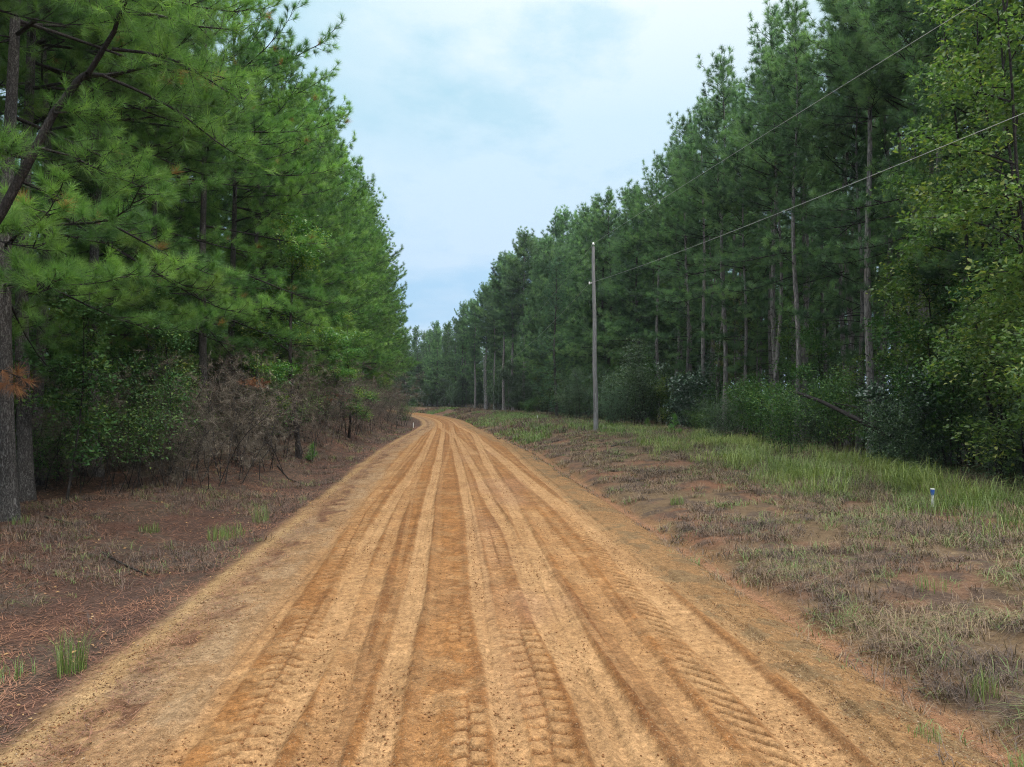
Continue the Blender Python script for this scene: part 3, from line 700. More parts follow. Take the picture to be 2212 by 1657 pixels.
# ---- shrubs
def shrubs():
    def sh(parts, px, D, s, label, cat='shrub', name='shrub', rz=None, group=None):
        x, y, _ = at(px, 900, D); return T_(name, parts, x, y, rng.random() * 6 if rz is None else rz, s, label, cat, group)
    sh(SG[0], 240, 20.0, .8, 'leafy green shrub in the shade between the two nearest left trunks')
    sh(SG[1], 120, 20.5, .75, 'thin leafy shrub at the foot of the leftmost trunks')
    sh(SG[1], 330, 25, .85, 'green shrub behind the brown dead bushes on the left')
    sh(SG[0], 60, 25, .9, 'dim leafy shrub behind the leftmost trunks')
    for px, D, s, v, l in [(330, 21.5, .8, 1, 'first'), (420, 23.5, 1., 0, 'second'), (490, 26.5, 1.1, 1, 'third'), (560, 31, 1.1, 0, 'fourth'), (640, 37, 1.05, 1, 'fifth'), (700, 44, 1.1, 0, 'sixth'), (760, 52, 1.1, 1, 'seventh'), (805, 60, 1.1, 0, 'eighth'), (845, 70, 1.2, 1, 'ninth and farthest')]:
        sh(SB[v], px + 1536 / D * .7, D, s * 1.2, f'grey brown dead bush of the left bank, {l} from the near end', 'dead bush', 'dead_shrub', group='dead bushes on the left bank')
    for px, D, s, l in [(868, 82, 1., 'dark green shrub at the inside of the bend'), (590, 36, .9, 'small dark shrub behind the third dead bush')]:
        sh(SD[2], px, D, s, l)
    sh(SM, 1490, 51, 1., 'glossy dark magnolia shrub standing at the edge of the right wood', 'shrub', 'magnolia_shrub')
    sh(SM, 2010, 25.5, .82, 'broad leaved evergreen shrub below the grey pine trunk on the right', 'shrub', 'magnolia_shrub')
    sh(SM, 1930, 27, .6, 'low evergreen shrub with pale glossy leaves beside the leaning log', 'shrub', 'magnolia_shrub')
    i = 0
    for D, lo, hi in [(20, 2150, 2400), (23, 2060, 2400), (25, 1960, 2400), (29, 1700, 2260), (34, 1640, 2200), (40, 1560, 2000), (47, 1520, 1800), (55, 1330, 1560), (63, 1280, 1500), (72, 1230, 1420), (83, 1190, 1330), (95, 1150, 1290), (108, 1100, 1240), (122, 1075, 1180), (143, 960, 1130), (158, 890, 1010)]:
        px = lo
        while px < hi:
            s = rng.uniform(.7, 1.15) * (.86 if 28 < D < 50 else 1.05 if D < 50 else 1.25)
            v = (0, 3, 1, 4, 2, 3, 0, 4)[i % 8]
            if 28 < D < 50 and v == 1: v = 4
            sh(SD[v] if D < 100 else BD[1] if i % 2 else SD[1], px, D + rng.uniform(-2, 2), s if D < 100 else s * .7 if i % 2 else s, None, group='evergreen shrubs along the right wood')
            px += rng.uniform(1.4, 2.6) * 1536 / D; i += 1
    for k, (px, D, v, s_) in enumerate([(1395, 58, 0, 1.), (1450, 53, 1, .9), (1545, 48, 2, .85), (1625, 43, 1, .8), (1690, 39, 0, 1.), (1770, 35, 2, .9), (1850, 33, 1, 1.), (1945, 29, 0, 1.05), (2000, 26, 2, 1.), (2065, 24, 1, 1.), (2150, 21.5, 0, 1.1), (2190, 20, 1, 1.1), (1335, 66, 2, 1.), (1290, 75, 0, 1.2), (1230, 86, 2, 1.1), (1180, 98, 1, 1.4)]):
        x, y, _ = at(px, 900, D); T_('sapling', SAP[v], x, y, rng.random() * 6, s_ * rng.uniform(.9, 1.1), None, 'sapling', 'leafy saplings along the right wood')
    for k, (y, dx, v, s_) in enumerate([(19, -.2, 0, .9), (24, .4, 2, .8), (27, -.4, 1, 1.), (33, .5, 0, 1.1), (38, 0, 2, .9), (44, .6, 1, 1.2), (50, .3, 0, 1.2), (58, .8, 2, 1.), (67, .9, 1, 1.3), (78, 1., 0, 1.3)]):
        T_('sapling', SAP[v], float(c_road(y)) - 9.3 + dx, y, rng.random() * 6, s_, None, 'sapling', 'leafy saplings under the left pines')
    y = 22.; k = 0
    while y < 112:
        x = float(c_road(y)) - 9.9 + rng.uniform(-.7, .6) + .9 * float(sstep(30, 45, y)) + 1.4 * float(sstep(45, 80, y))
        T_('shrub', (SB[0], SD[4], SB[1], SD[2], SB[0], SG[1])[k % 6], x - .9 * float(1 - sstep(24, 30, y)), y, rng.random() * 6, rng.uniform(.7, 1.1), None, 'shrub', 'low shrubs under the left pines')
        T_('shrub', (SG[0], SD[0])[k % 2], x - rng.uniform(2.4, 4), y + rng.uniform(-.6, .6), rng.random() * 6, rng.uniform(.9, 1.3), None, 'shrub', 'shaded shrubs behind the left roadside pines')
        y += rng.uniform(1.5, 2.2); k += 1
shrubs()
def youngs():
    for px, D, v, s, l in [(1592, 47, 2, 1., 'taller of two yellowish young pines right of the magnolia shrub'), (1612, 47.8, 2, .85, 'shorter of two yellowish young pines right of the magnolia shrub'),
                           (1640, 45, 0, 1.05, 'young pine with sparse tufts just right of the yellowish pair'), (1735, 38, 1, .9, 'young pine with green tufts beside the leaning dead log'),
                           (1960, 28, 1, .85, 'young pine with soft tufts between the curved trunk and the grey trunk')]:
        x, y, _ = at(px, 930, D); T_('young_pine', PYY if v == 2 else PY[v], x, y, rng.random() * 6, s, l)
youngs()

# ------------------------------------------------------------------ stuff: grass, weeds, litter, stones, deep wood
def blades(P, H, w, lean, tint, seg=1):
    n = len(P); az = rng.random(n) * 6.283
    d = np.stack([np.cos(az), np.sin(az), 0 * az], -1); s = np.stack([-np.sin(az), np.cos(az), 0 * az], -1) * (w * .5)[:, None]
    up = np.array([0, 0, 1.])
    m = P + up * (H * .62)[:, None] + d * (H * lean * .28)[:, None]
    t = P + up * (H * (1 - .25 * lean))[:, None] + d * (H * lean)[:, None]
    V = np.stack([P - s, P + s, m - s * .7, m + s * .7, t], 1).reshape(-1, 3)
    i = np.arange(n)[:, None] * 5
    Q = i + np.array([[0, 1, 3, 2]]); F = i + np.array([[2, 3, 4]])
    return V, [Q, F], np.repeat(np.clip(tint, 0, 1), 5)
def scatter(n, x0, x1, y0, y1, dens, pw=1.6):
    """points concentrated towards the camera; dens(x,y,u,eL,eR) in 0..1"""
    y = y0 + (y1 - y0) * rng.random(n) ** pw; x = rng.uniform(x0, x1, n) + c_road(y)
    u = x - c_road(y); eL, eR = edges(y)
    k = rng.random(n) < dens(x, y, u, eL, eR); x, y = x[k], y[k]
    return np.stack([x, y, ground_z(x, y) - .01], -1)
def stuff():
    def clumps(C, per, spread, Hc, w, lean, tint):
        n = len(C); a = rng.random((n, per)) * 6.283; r = spread[:, None] * np.sqrt(rng.random((n, per)))
        x = C[:, None, 0] + r * np.cos(a); y = C[:, None, 1] + r * np.sin(a)
        P = np.stack([x.ravel(), y.ravel(), ground_z(x.ravel(), y.ravel()) - .01], -1)
        H = (Hc[:, None] * rng.uniform(.35, 1.1, (n, per))).ravel(); dist = np.hypot(P[:, 0], P[:, 1])
        return blades(P, H, w[0] + w[1] * dist, rng.uniform(*lean, n * per), (tint[:, None] + .13 * rng.normal(size=(n, per))).ravel())
    # dry matted weeds on the right bank
    C = scatter(34000, 3.2, 19, 4.5, 110, lambda x, y, u, a, b: sstep(-.9, .9, u - b) * (.08 + .92 * sstep(.42, .60, fbm(x * .9, y * .9, 4, 101))) * (1 - .93 * np.exp(-((u - b - .12) / .2) ** 2)), 1.8)
    u = C[:, 0] - c_road(C[:, 1]); n = len(C)
    tn = .55 * fbm(C[:, 0] * .8, C[:, 1] * .8, 3, 111) + .14 * rng.normal(size=n) + .05
    gr = rng.random(n) < .06 + .16 * sstep(.5, .62, fbm(C[:, 0] * .5, C[:, 1] * .5, 3, 7)) + .2 * sstep(6, 11, u)
    tn = np.where(gr, rng.uniform(.8, 1, n), np.minimum(tn, .74))
    H = rng.uniform(.07, .28, n) * (1 + 1.1 * sstep(8, 14, u))
    V, F, t = clumps(C, 20, rng.uniform(.08, .34, n), H, (.005, .00034), (.5, 2.8), tn)
    tag(link('dry_weeds', new_mesh('dry_weeds', V, F, tint=t), M['weeds']), 'matted dry brown weeds over the right bank', 'weeds', kind='stuff')
    # taller arching green grass along the right wood edge
    def dg(x, y, u, a, b):
        near_ = 16 - .06 * y + 3.5 * (fbm(x * .3, y * .3, 3, 121) - .5)
        return sstep(0, 3.4, u - (near_ - 5.8 + 3.6 * sstep(20, 50, y))) * (1 - sstep(near_ + .8, near_ + 2.2, u)) * sstep(.42, .62, fbm(x * .6, y * .6, 3, 131))
    C = scatter(11000, 6, 19, 9, 66, dg, 1.25); n = len(C)
    H = rng.uniform(.45, 1.35, n) * (.35 + .9 * fbm(C[:, 0] * .7, C[:, 1] * .7, 3, 6)) * (1 - .45 * sstep(22, 50, C[:, 1]))
    V, F, t = clumps(C, 24, .1 + .35 * H, H, (.006, .00032), (.3, 1.7), .62 + 1.1 * (fbm(C[:, 0] * .6, C[:, 1] * .6, 3, 8) - .5) + .16 * rng.normal(size=n))
    tag(link('tall_grass', new_mesh('tall_grass', V, F, tint=t), M['grass']), 'tall light green grass along the foot of the right wood', 'grass', kind='stuff')
    # rough verge beyond, near the bend: green and brown
    for nm, mt, s_, t0, lab in (('verge_grass', 'grass', 141, (.1, .7), 'rough green verge between the road bend and the right wood'), ('verge_weeds', 'weeds', 145, (.0, .6), 'brown dead weeds on the verge near the road bend')):
        C = scatter(6000, 2, 14, 42, 135, lambda x, y, u, a, b: sstep(.0, .8, u - b) * (1 - sstep(7, 11, u - b)) * sstep(.42, .58, fbm(x * .25, y * .12, 3, s_)), 1.); n = len(C)
        V, F, t = clumps(C, 12, np.full(n, .3), rng.uniform(.2, .6, n), (.02, .0003), (.2, 1.1), rng.uniform(*t0, n))
        tag(link(nm, new_mesh(nm, V, F, tint=t), M[mt]), lab, 'grass' if mt == 'grass' else 'weeds', kind='stuff')
    # pine straw litter on the left
    P = scatter(230000, -14, -2.4, 4.2, 70, lambda x, y, u, a, b: sstep(-.9, .25, a - u + .4 * (fbm(x * 1.2, y * .8, 3, 151) - .5)) * (.35 + .65 * sstep(.35, .6, fbm(x * 1.1, y * 1.1, 4, 152))), 2.)
    n = len(P); az = rng.random(n) * 6.283; L = rng.uniform(.08, .2, n); dist = np.hypot(P[:, 0], P[:, 1])
    d = np.stack([np.cos(az), np.sin(az), rng.normal(size=n) * .18 + .08], -1) * L[:, None]; s = np.stack([-np.sin(az), np.cos(az), 0 * az], -1) * (.002 + .00022 * dist)[:, None]
    P[:, 2] += .02
    u = P[:, 0] - c_road(P[:, 1]); k = (np.abs(u - edges(P[:, 1])[0] + .03) > .17) | (rng.random(n) < .12); P, d, s, u, n = P[k], d[k], s[k], u[k], int(k.sum()); on = u > edges(P[:, 1])[0] - .15; P[on, 2] += .035
    V = np.stack([P - s, P + s, P + d], 1).reshape(-1, 3); t = np.clip(.5 + .9 * (fbm(P[:, 0] * .9, P[:, 1] * .9, 3, 9) - .5) + .2 * rng.normal(size=n), 0, 1)
    tag(link('pine_straw', new_mesh('pine_straw', V, np.arange(3 * n).reshape(-1, 3), tint=np.repeat(t, 3)), M['straw']), 'reddish brown fallen pine needles covering the left bank', 'pine straw', kind='stuff')
    P = scatter(11000, -14, -2.6, 4.2, 60, lambda x, y, u, a, b: sstep(-1.1, .2, a - u) * sstep(.4, .6, fbm(x * .8, y * .8, 4, 156)), 2.)
    P[:, 2] += .035; n = len(P)
    V, F, t = leaves(P, unit(rng.normal(size=(n, 3)) * .35 + np.array([0, 0, 1])), rng.uniform(.02, .06, (n, 1)), rng.random(n) ** 1.6 * .9, .55, .12)
    tag(link('leaf_litter', new_mesh('leaf_litter', V, F, tint=t), M['litter']), 'fallen tan and orange leaves scattered over the left bank', 'leaf litter', kind='stuff')
    # thin dry weeds on the left bank
    C = scatter(15000, -11, -3.2, 4.6, 70, lambda x, y, u, a, b: sstep(.0, 1.0, a - u) * sstep(.42, .62, fbm(x * .6, y * .6, 4, 161)), 1.7); n = len(C)
    tn = np.where(rng.random(n) < .13, rng.uniform(.8, 1, n), rng.uniform(.0, .36, n))
    V, F, t = clumps(C, 14, rng.uniform(.06, .3, n), rng.uniform(.05, .26, n), (.0035, .0003), (.5, 2.6), tn)
    tag(link('bank_weeds', new_mesh('bank_weeds', V, F, tint=t), M['weeds']), 'thin grey weeds on the shaded left bank', 'weeds', kind='stuff')
    # stones on the shoulders
    def stones(n, x0, x1, dens, name, label, mt='stone', s0=.0035, s1=.009):
        P = scatter(n, x0, x1, 4.2, 45, dens, 2.2); k = len(P)
        oct_ = np.array([[1, 0, 0], [0, 1, 0], [-1, 0, 0], [0, -1, 0], [0, 0, .7], [0, 0, -.7]], float)
        s = s0 + s1 * rng.random(k) ** 2.5
        V = oct_[None] * s[:, None, None] * rng.uniform(.6, 1.3, (k, 6, 1)); a = rng.random(k) * 6.28
        c, sn = np.cos(a)[:, None], np.sin(a)[:, None]; V = np.stack([V[..., 0] * c - V[..., 1] * sn, V[..., 0] * sn + V[..., 1] * c, V[..., 2]], -1)
        V = V + P[:, None]; u = P[:, 0] - c_road(P[:, 1]); V[..., 2] += (.012 + .045 * (1 - ((u - .6) / 4.2) ** 2).clip(0, 1))[:, None]
        f = np.array([[0, 1, 4], [1, 2, 4], [2, 3, 4], [3, 0, 4], [1, 0, 5], [2, 1, 5], [3, 2, 5], [0, 3, 5]])
        F = (np.arange(k)[:, None, None] * 6 + f[None]).reshape(-1, 3)
        tag(link(name, new_mesh(name, V.reshape(-1, 3), F, tint=np.repeat(rng.random(k) ** 1.5 * .85, 6)), M[mt]), label, 'gravel' if mt == 'stone' else 'dirt clods', kind='stuff')
    stones(150000, -4, 5.2, lambda x, y, u, a, b: .012 + .75 * np.maximum(sstep(0, .5, a + 1.2 - u) * (1 - sstep(0, .4, a - u)), sstep(0, .5, u - b + 1.3) * (1 - sstep(.2, .6, u - b))), 'gravel', 'small tan stones strewn along both road shoulders')
    stones(110000, -3.6, 4.9, lambda x, y, u, a, b: .12 + .6 * sstep(.45, .62, fbm(x * 1.6, y * .5, 3, 181)), 'dirt_clods', 'crumbs of orange dirt lying loose over the road', 'clod', .0035, .012)
    # deep wood: undergrowth and distant boles that read as one mass
    def mass(name, x0, x1, y0, y1, n, top0, top1, size, cx, label, mat='leaf_mid', gap=.3):
        y = y0 + (y1 - y0) * rng.random(n) ** 1.25; u = rng.uniform(x0, x1, n); x = u + cx(y)
        top = top0 + (top1 - top0) * fbm(x * .3, y * .3, 3, 171)
        z = ground_z(x, y) + top * rng.random(n) ** .85
        k = rng.random(n) < sstep(gap, gap + .2, fbm(x * .8 + z * .7, y * .8 - z * .7, 3, 172))
        P = np.stack([x, y, z], -1)[k]
        V, F, t = leaves(P, unit(rng.normal(size=(len(P), 3)) * .7 + np.array([0, 0, .6])), size, np.clip(.4 + .25 * rng.normal(size=len(P)), 0, 1))
        tag(link(name, new_mesh(name, V, F, tint=t), M[mat]), label, 'undergrowth', kind='stuff')
    cl = lambda y: c_road(y); cr = lambda y: c_road(y) * .55 - 3.2 * sstep(40, 105, y)
    mass('undergrowth', -26, -14.5, 8, 150, 130000, 1., 8.5, .20, cl, 'dim leafy undergrowth deep inside the left wood')
    mass('undergrowth', 25, 38, 8, 150, 170000, 2., 12., .21, cr, 'dim leafy undergrowth deep inside the right wood', 'leaf_dark')
    mass('undergrowth', -50, 30, 172, 205, 170000, 7., 21., .34, lambda y: 0 * y, 'dark far wood closing the view behind the bend', 'leaf_dark', .2)
    for side, x0, x1, cx, nm in ((-1, -34, -20, cl, 'left'), (1, 30, 46, cr, 'right')):
        A = Acc(); P = []
        for i in range(240):
            y = 6 + 165 * rng.random() ** 1.2; x = rng.uniform(x0, x1) + float(cx(y)); z = gz(x, y)
            h = rng.uniform(19, 23); b = rng.normal(size=2) * .3
            A.tube(np.array([[x, y, z - .2], [x + b[0], y + b[1], z + h * .5], [x + b[0] * 1.5, y, z + h]]), [.17, .13, .03], 6)
            m = 110; f = rng.random(m) ** .9
            rr = 3.4 * (1 - f ** 1.6) * np.sqrt(rng.random(m)) + .2; a = rng.random(m) * 6.28
            P.append(np.array([x, y, z]) + np.stack([rr * np.cos(a), rr * np.sin(a), 4 + (h - 4) * f], -1))
        P = np.concatenate(P)
        V, F, t = needles(P, unit(rng.normal(size=(len(P), 3)) + np.array([0, 0, .5])), np.clip(.4 + .2 * rng.normal(size=len(P)), 0, 1), 14, .7, .085, .5)
        wd = link('deep_wood', A.mesh('distant_trunks'), M['bark']); tag(wd, 'dark mass of pines deep in the %s wood' % nm, 'wood', kind='stuff')
        link('distant_crowns', new_mesh('distant_crowns', V, F, tint=t), M['needle_blue'], wd)
stuff()

# ------------------------------------------------------------------ single small things
def tuft_parts(n, H, spread, mat='grass', w=.007, t0=.5):
    a = rng.random(n) * 6.283; r = spread * np.sqrt(rng.random(n)) * .5
    P = np.stack([r * np.cos(a), r * np.sin(a), 0 * r - .02], -1)
    V, F, t = blades(P, rng.uniform(.45, 1, n) * H, np.full(n, w), rng.uniform(.1, .75, n), t0 + .2 * rng.normal(size=n))
    return new_mesh('grass_tuft', V, F, tint=t)
def tufts():
    for px, py, n, H, sp, w, l in [(160, 1425, 120, .62, .3, .006, 'tall wispy green grass tuft on the left bank nearest the camera'), (490, 1140, 160, .42, .8, .009, 'wide low green grass tuft on the left bank'),
                            (325, 1140, 60, .32, .45, .009, 'small yellow green grass tuft left of the wide low one'), (565, 1110, 60, .6, .4, .009, 'upright pale grass tuft beside the wide low one, nearer the road'),
                            (30, 1420, 60, .3, .5, .007, 'arching green tuft at the left edge of the left bank'), (45, 1150, 50, .3, .4, .008, 'yellowish tuft at the foot of the leftmost trunk'),
                            (2115, 1470, 70, .38, .3, .006, 'narrow yellow green tuft on the near right bank'), (2010, 1275, 60, .3, .5, .007, 'flat green tuft in the middle of the right bank'),
                            (2205, 1600, 70, .3, .3, .006, 'bright green tuft at the lower right corner'), (1995, 1562, 60, .16, .3, .006, 'short green tuft at the right road shoulder'),
                            (1460, 1085, 70, .35, .4, .012, 'green tuft on the right bank close to the ditch'), (1555, 990, 70, .5, .5, .014, 'upright green tuft at the top of the right bank')]:
        x, y = gnd(px, py, .1); o = link('grass_tuft', tuft_parts(n, H, sp, w=w)); o.data.materials.append(M['grass'])
        o.location = (x, y, gz(x, y)); tag(o, l, 'grass tuft', 'grass tufts on the banks')
tufts()
def seedling(px, py, H, label, zg=.3):
    x, y = gnd(px, py, zg)
    o = empty('pine_seedling', (x, y, gz(x, y))); tag(o, label, 'pine seedling')
    a = Acc(); a.tube(np.array([[0, 0, -.05], [.02, 0, H * .5], [0, .02, H]]), [.018, .014, .008], 5); link('stem', a.mesh('stem'), M['limb'], o)
    n = 26; z = rng.uniform(.25, 1, n) * H; az = rng.random(n) * 6.28; r = .42 * H * (1.05 - z / H)
    P = np.stack([r * np.cos(az), r * np.sin(az), z], -1); D = unit(np.stack([np.cos(az), np.sin(az), 0 * az + .9], -1))
    V, F, t = needles(P, D, np.clip(.6 + .15 * rng.normal(size=n), 0, 1), 40, .2, .012); link('crown', new_mesh('crown', V, F, tint=t), M['needle_road'], o)
seedling(1456, 950, 1.3, 'small bushy pine seedling on the right bank near the wood edge')
seedling(1398, 935, .8, 'tiny yellow green pine seedling right of the utility pole foot')
seedling(676, 985, .8, 'tiny bright pine seedling on the left bank')

def tubes_obj(name, paths, mat, label, cat, n=7, group=None):
    a = Acc()
    for P, r in paths: a.tube(np.array(P), r, n, cap=True)
    return tag(link(name, a.mesh(name), M[mat]), label, cat, group)

# the leaning dark limb that enters from the left edge
def limb():
    D = 11.2
    q = lambda px, py, d=0.: np.array(at(px, py, D + d))
    base = q(-330, 1230, -.8); base[2] = gz(base[0], base[1]) - .1
    o = empty('leaning_tree', tuple(base)); tag(o, 'dark crooked tree leaning in from the left edge with a forked top', 'pine tree')
    m = Acc(); B = base
    main = [B, q(-210, 850, -.5), q(-90, 600), q(0, 455), q(60, 340), q(110, 240, .1), q(165, 165, .1), q(190, 150, .1)]
    m.tube(np.array(main) - B, [.11, .095, .082, .072, .066, .06, .052, .044], 10)
    link('trunk', m.mesh('leaning_trunk'), M['limb'], o)
    l = Acc(); tips = []
    for pts_, r in [([q(180, 155), q(225, 158, .3), q(270, 150, .4), q(340, 130, .6), q(420, 150, .8), q(500, 168, 1.)], .036), ([q(185, 152), q(240, 60, -.2), q(250, 20, -.3), q(270, -10, -.4), q(300, -70, -.4)], .046),
                    ([q(235, 100, -.1), q(310, 108, .1), q(370, 125, .2), q(450, 170, .4), q(520, 215, .5)], .028), ([q(110, 240), q(160, 238, .3), q(220, 250, .5)], .02),
                    ([q(215, 158), q(290, 190, .2), q(380, 235, .5), q(460, 300, .6), q(520, 340, .8)], .028), ([q(75, 315), q(150, 335, .2), q(220, 370, .4), q(300, 400, .6)], .026),
                    ([q(250, 20, -.3), q(330, 25, .1), q(420, 50, .3), q(520, 60, .5)], .03), ([q(60, 340), q(0, 330, -.2), q(-60, 300, -.4)], .03), ([q(265, 0, -.3), q(200, -30, -.4), q(150, -40, -.5)], .03)]:
        pp = np.array(pts_) - B; l.tube(pp, np.linspace(r, r * .25, len(pp)), 6)
        for s in np.linspace(.35, 1, 9):
            i = s * (len(pp) - 1); p = np.array([np.interp(i, range(len(pp)), pp[:, c]) for c in range(3)])
            for k in range(3):
                d = unit(rng.normal(size=3) + np.array([.5, 0, .2])); e = p + d * rng.uniform(.25, .6)
                l.tube(np.stack([p, (p + e) / 2 + [0, 0, .02], e]), [.009, .006, .004], 3); tips.append((e, d)); tips.append(((p + e) / 2, d))
    link('limbs', l.mesh('leaning_limbs'), M['limb'], o)
    P = np.array([t[0] for t in tips]); Dn = unit(np.array([t[1] for t in tips]) + np.array([0, 0, .3]))
    V, F, t = needles(P, Dn, np.clip(.55 + .2 * rng.normal(size=len(P)), 0, 1), 44, .22, .006)
    link('crown', new_mesh('leaning_crown', V, F, tint=t), M['needle_road'], o)
limb()
def dead_bough():
    o = empty('dead_pine_bough', at(30, 830, 14.6)); B = np.array(o.location)
    a = Acc(); p0 = np.array(at(-40, 800, 15.2)) - B; a.tube(np.array([p0, np.array(at(10, 800, 14.7)) - B, np.array(at(50, 820, 14.4)) - B]), [.025, .018, .01], 5)
    link('bough', a.mesh('dead_bough'), M['limb'], o)
    c = np.array([np.array(at(px, py, D)) - B for px, py, D in [(15, 815, 14.6), (40, 800, 14.6), (65, 825, 14.4), (25, 840, 14.5), (0, 835, 14.7), (45, 845, 14.3)]])
    V, F, t = needles(c, unit(np.array([[.6, -.2, -.8], [.5, -.3, .6], [1, 0, -.4], [-.2, -.6, -.7], [-.6, -.2, -.4], [.7, -.4, -.6]])), rng.random(6) * .6 + .2, 120, .26, .006, .2, .2)
    link('dead_needles', new_mesh('dead_needles', V, F, tint=t), M['needle_dead'], o)
    tag(o, 'drooping pine bough of dead reddish needles across the leftmost trunk', 'pine bough')
    for px, py, D, lab in [(735, 860, 45, 'orange dead pine spray low over the left bank near the road'), (560, 830, 29, 'small reddish dead spray hanging at the tip of the drooping bough'), (440, 170, 16, 'golden dead spray high in the left pines')]:
        o = empty('dead_pine_spray', at(px, py, D)); n = 14
        a = Acc(); a.tube(np.array([[-1.2, .4, .35], [-.4, .1, .2], [.3, 0, 0]]), [.018, .012, .006], 4); link('bough', a.mesh('spray_bough'), M['limb'], o)
        c = np.stack([rng.uniform(-.9, .5, n), rng.normal(size=n) * .2, rng.normal(size=n) * .12], -1); c[:, 2] -= .12 * c[:, 0]
        V, F, t = needles(c, unit(rng.normal(size=(n, 3)) + np.array([.8, 0, 0])), rng.random(n), 50, .22, .006 + .0003 * D, .2, .3)
        link('dead_needles', new_mesh('spray', V, F, tint=t), M['needle_dead' if py > 400 else 'needle_gold'], o); tag(o, lab, 'pine spray')
dead_bough()
def logs():
    g = lambda px, py, D, dz=0.: np.array(at(px, py, D)) + np.array([0, 0, dz])
    tubes_obj('leaning_log', [([g(1712, 845, 30), g(1775, 868, 28.5), g(1850, 905, 27), g(1925, 945, 25.5)], [.06, .08, .09, .11]), ([g(1800, 870, 28), g(1850, 880, 27.2), g(1900, 915, 26.4)], [.02, .03, .03])], 'limb', 'dead bare log leaning through the shrubs on the right', 'fallen log')
    def flat(L, r, name, label):
        P = []
        for px, py, h in L:
            x, y = gnd(px, py, .45); P.append((x, y, gz(x, y) + h))
        tubes_obj(name, [(P, r)], 'bark', label, 'fallen branch', group='fallen branches on the right bank')
    flat([(1470, 938, .1), (1520, 945, .12), (1580, 952, .1), (1645, 962, .12)], [.05, .05, .04, .02], 'fallen_branch', 'long thin branch lying on the right bank below the magnolia')
    flat([(1565, 950, .05), (1600, 945, .35), (1640, 940, .7)], [.05, .04, .02], 'fallen_branch', 'short branch propped up at the edge of the right wood')
    flat([(1320, 965, .05), (1380, 955, .08), (1420, 948, .06)], [.03, .03, .015], 'fallen_branch', 'thin dark branch lying right of the utility pole foot')
    def lflat(L, r, label):
        P = []
        for px, py in L: x, y = gnd(px, py, .05); P.append((x, y, gz(x, y) + .03))
        tubes_obj('fallen_stick', [(P, r)], 'limb', label, 'stick', group='sticks on the left bank')
    lflat([(225, 1195), (270, 1207), (325, 1222)], [.02, .018, .01], 'dark stick lying on the left bank under the wide grass tuft')
    lflat([(600, 1015), (625, 1030), (660, 1040)], [.03, .025, .012], 'grey stick on the left bank below the dead bushes')
    lflat([(100, 1140), (160, 1152)], [.03, .015], 'short stick at the feet of the leftmost trunks')
logs()

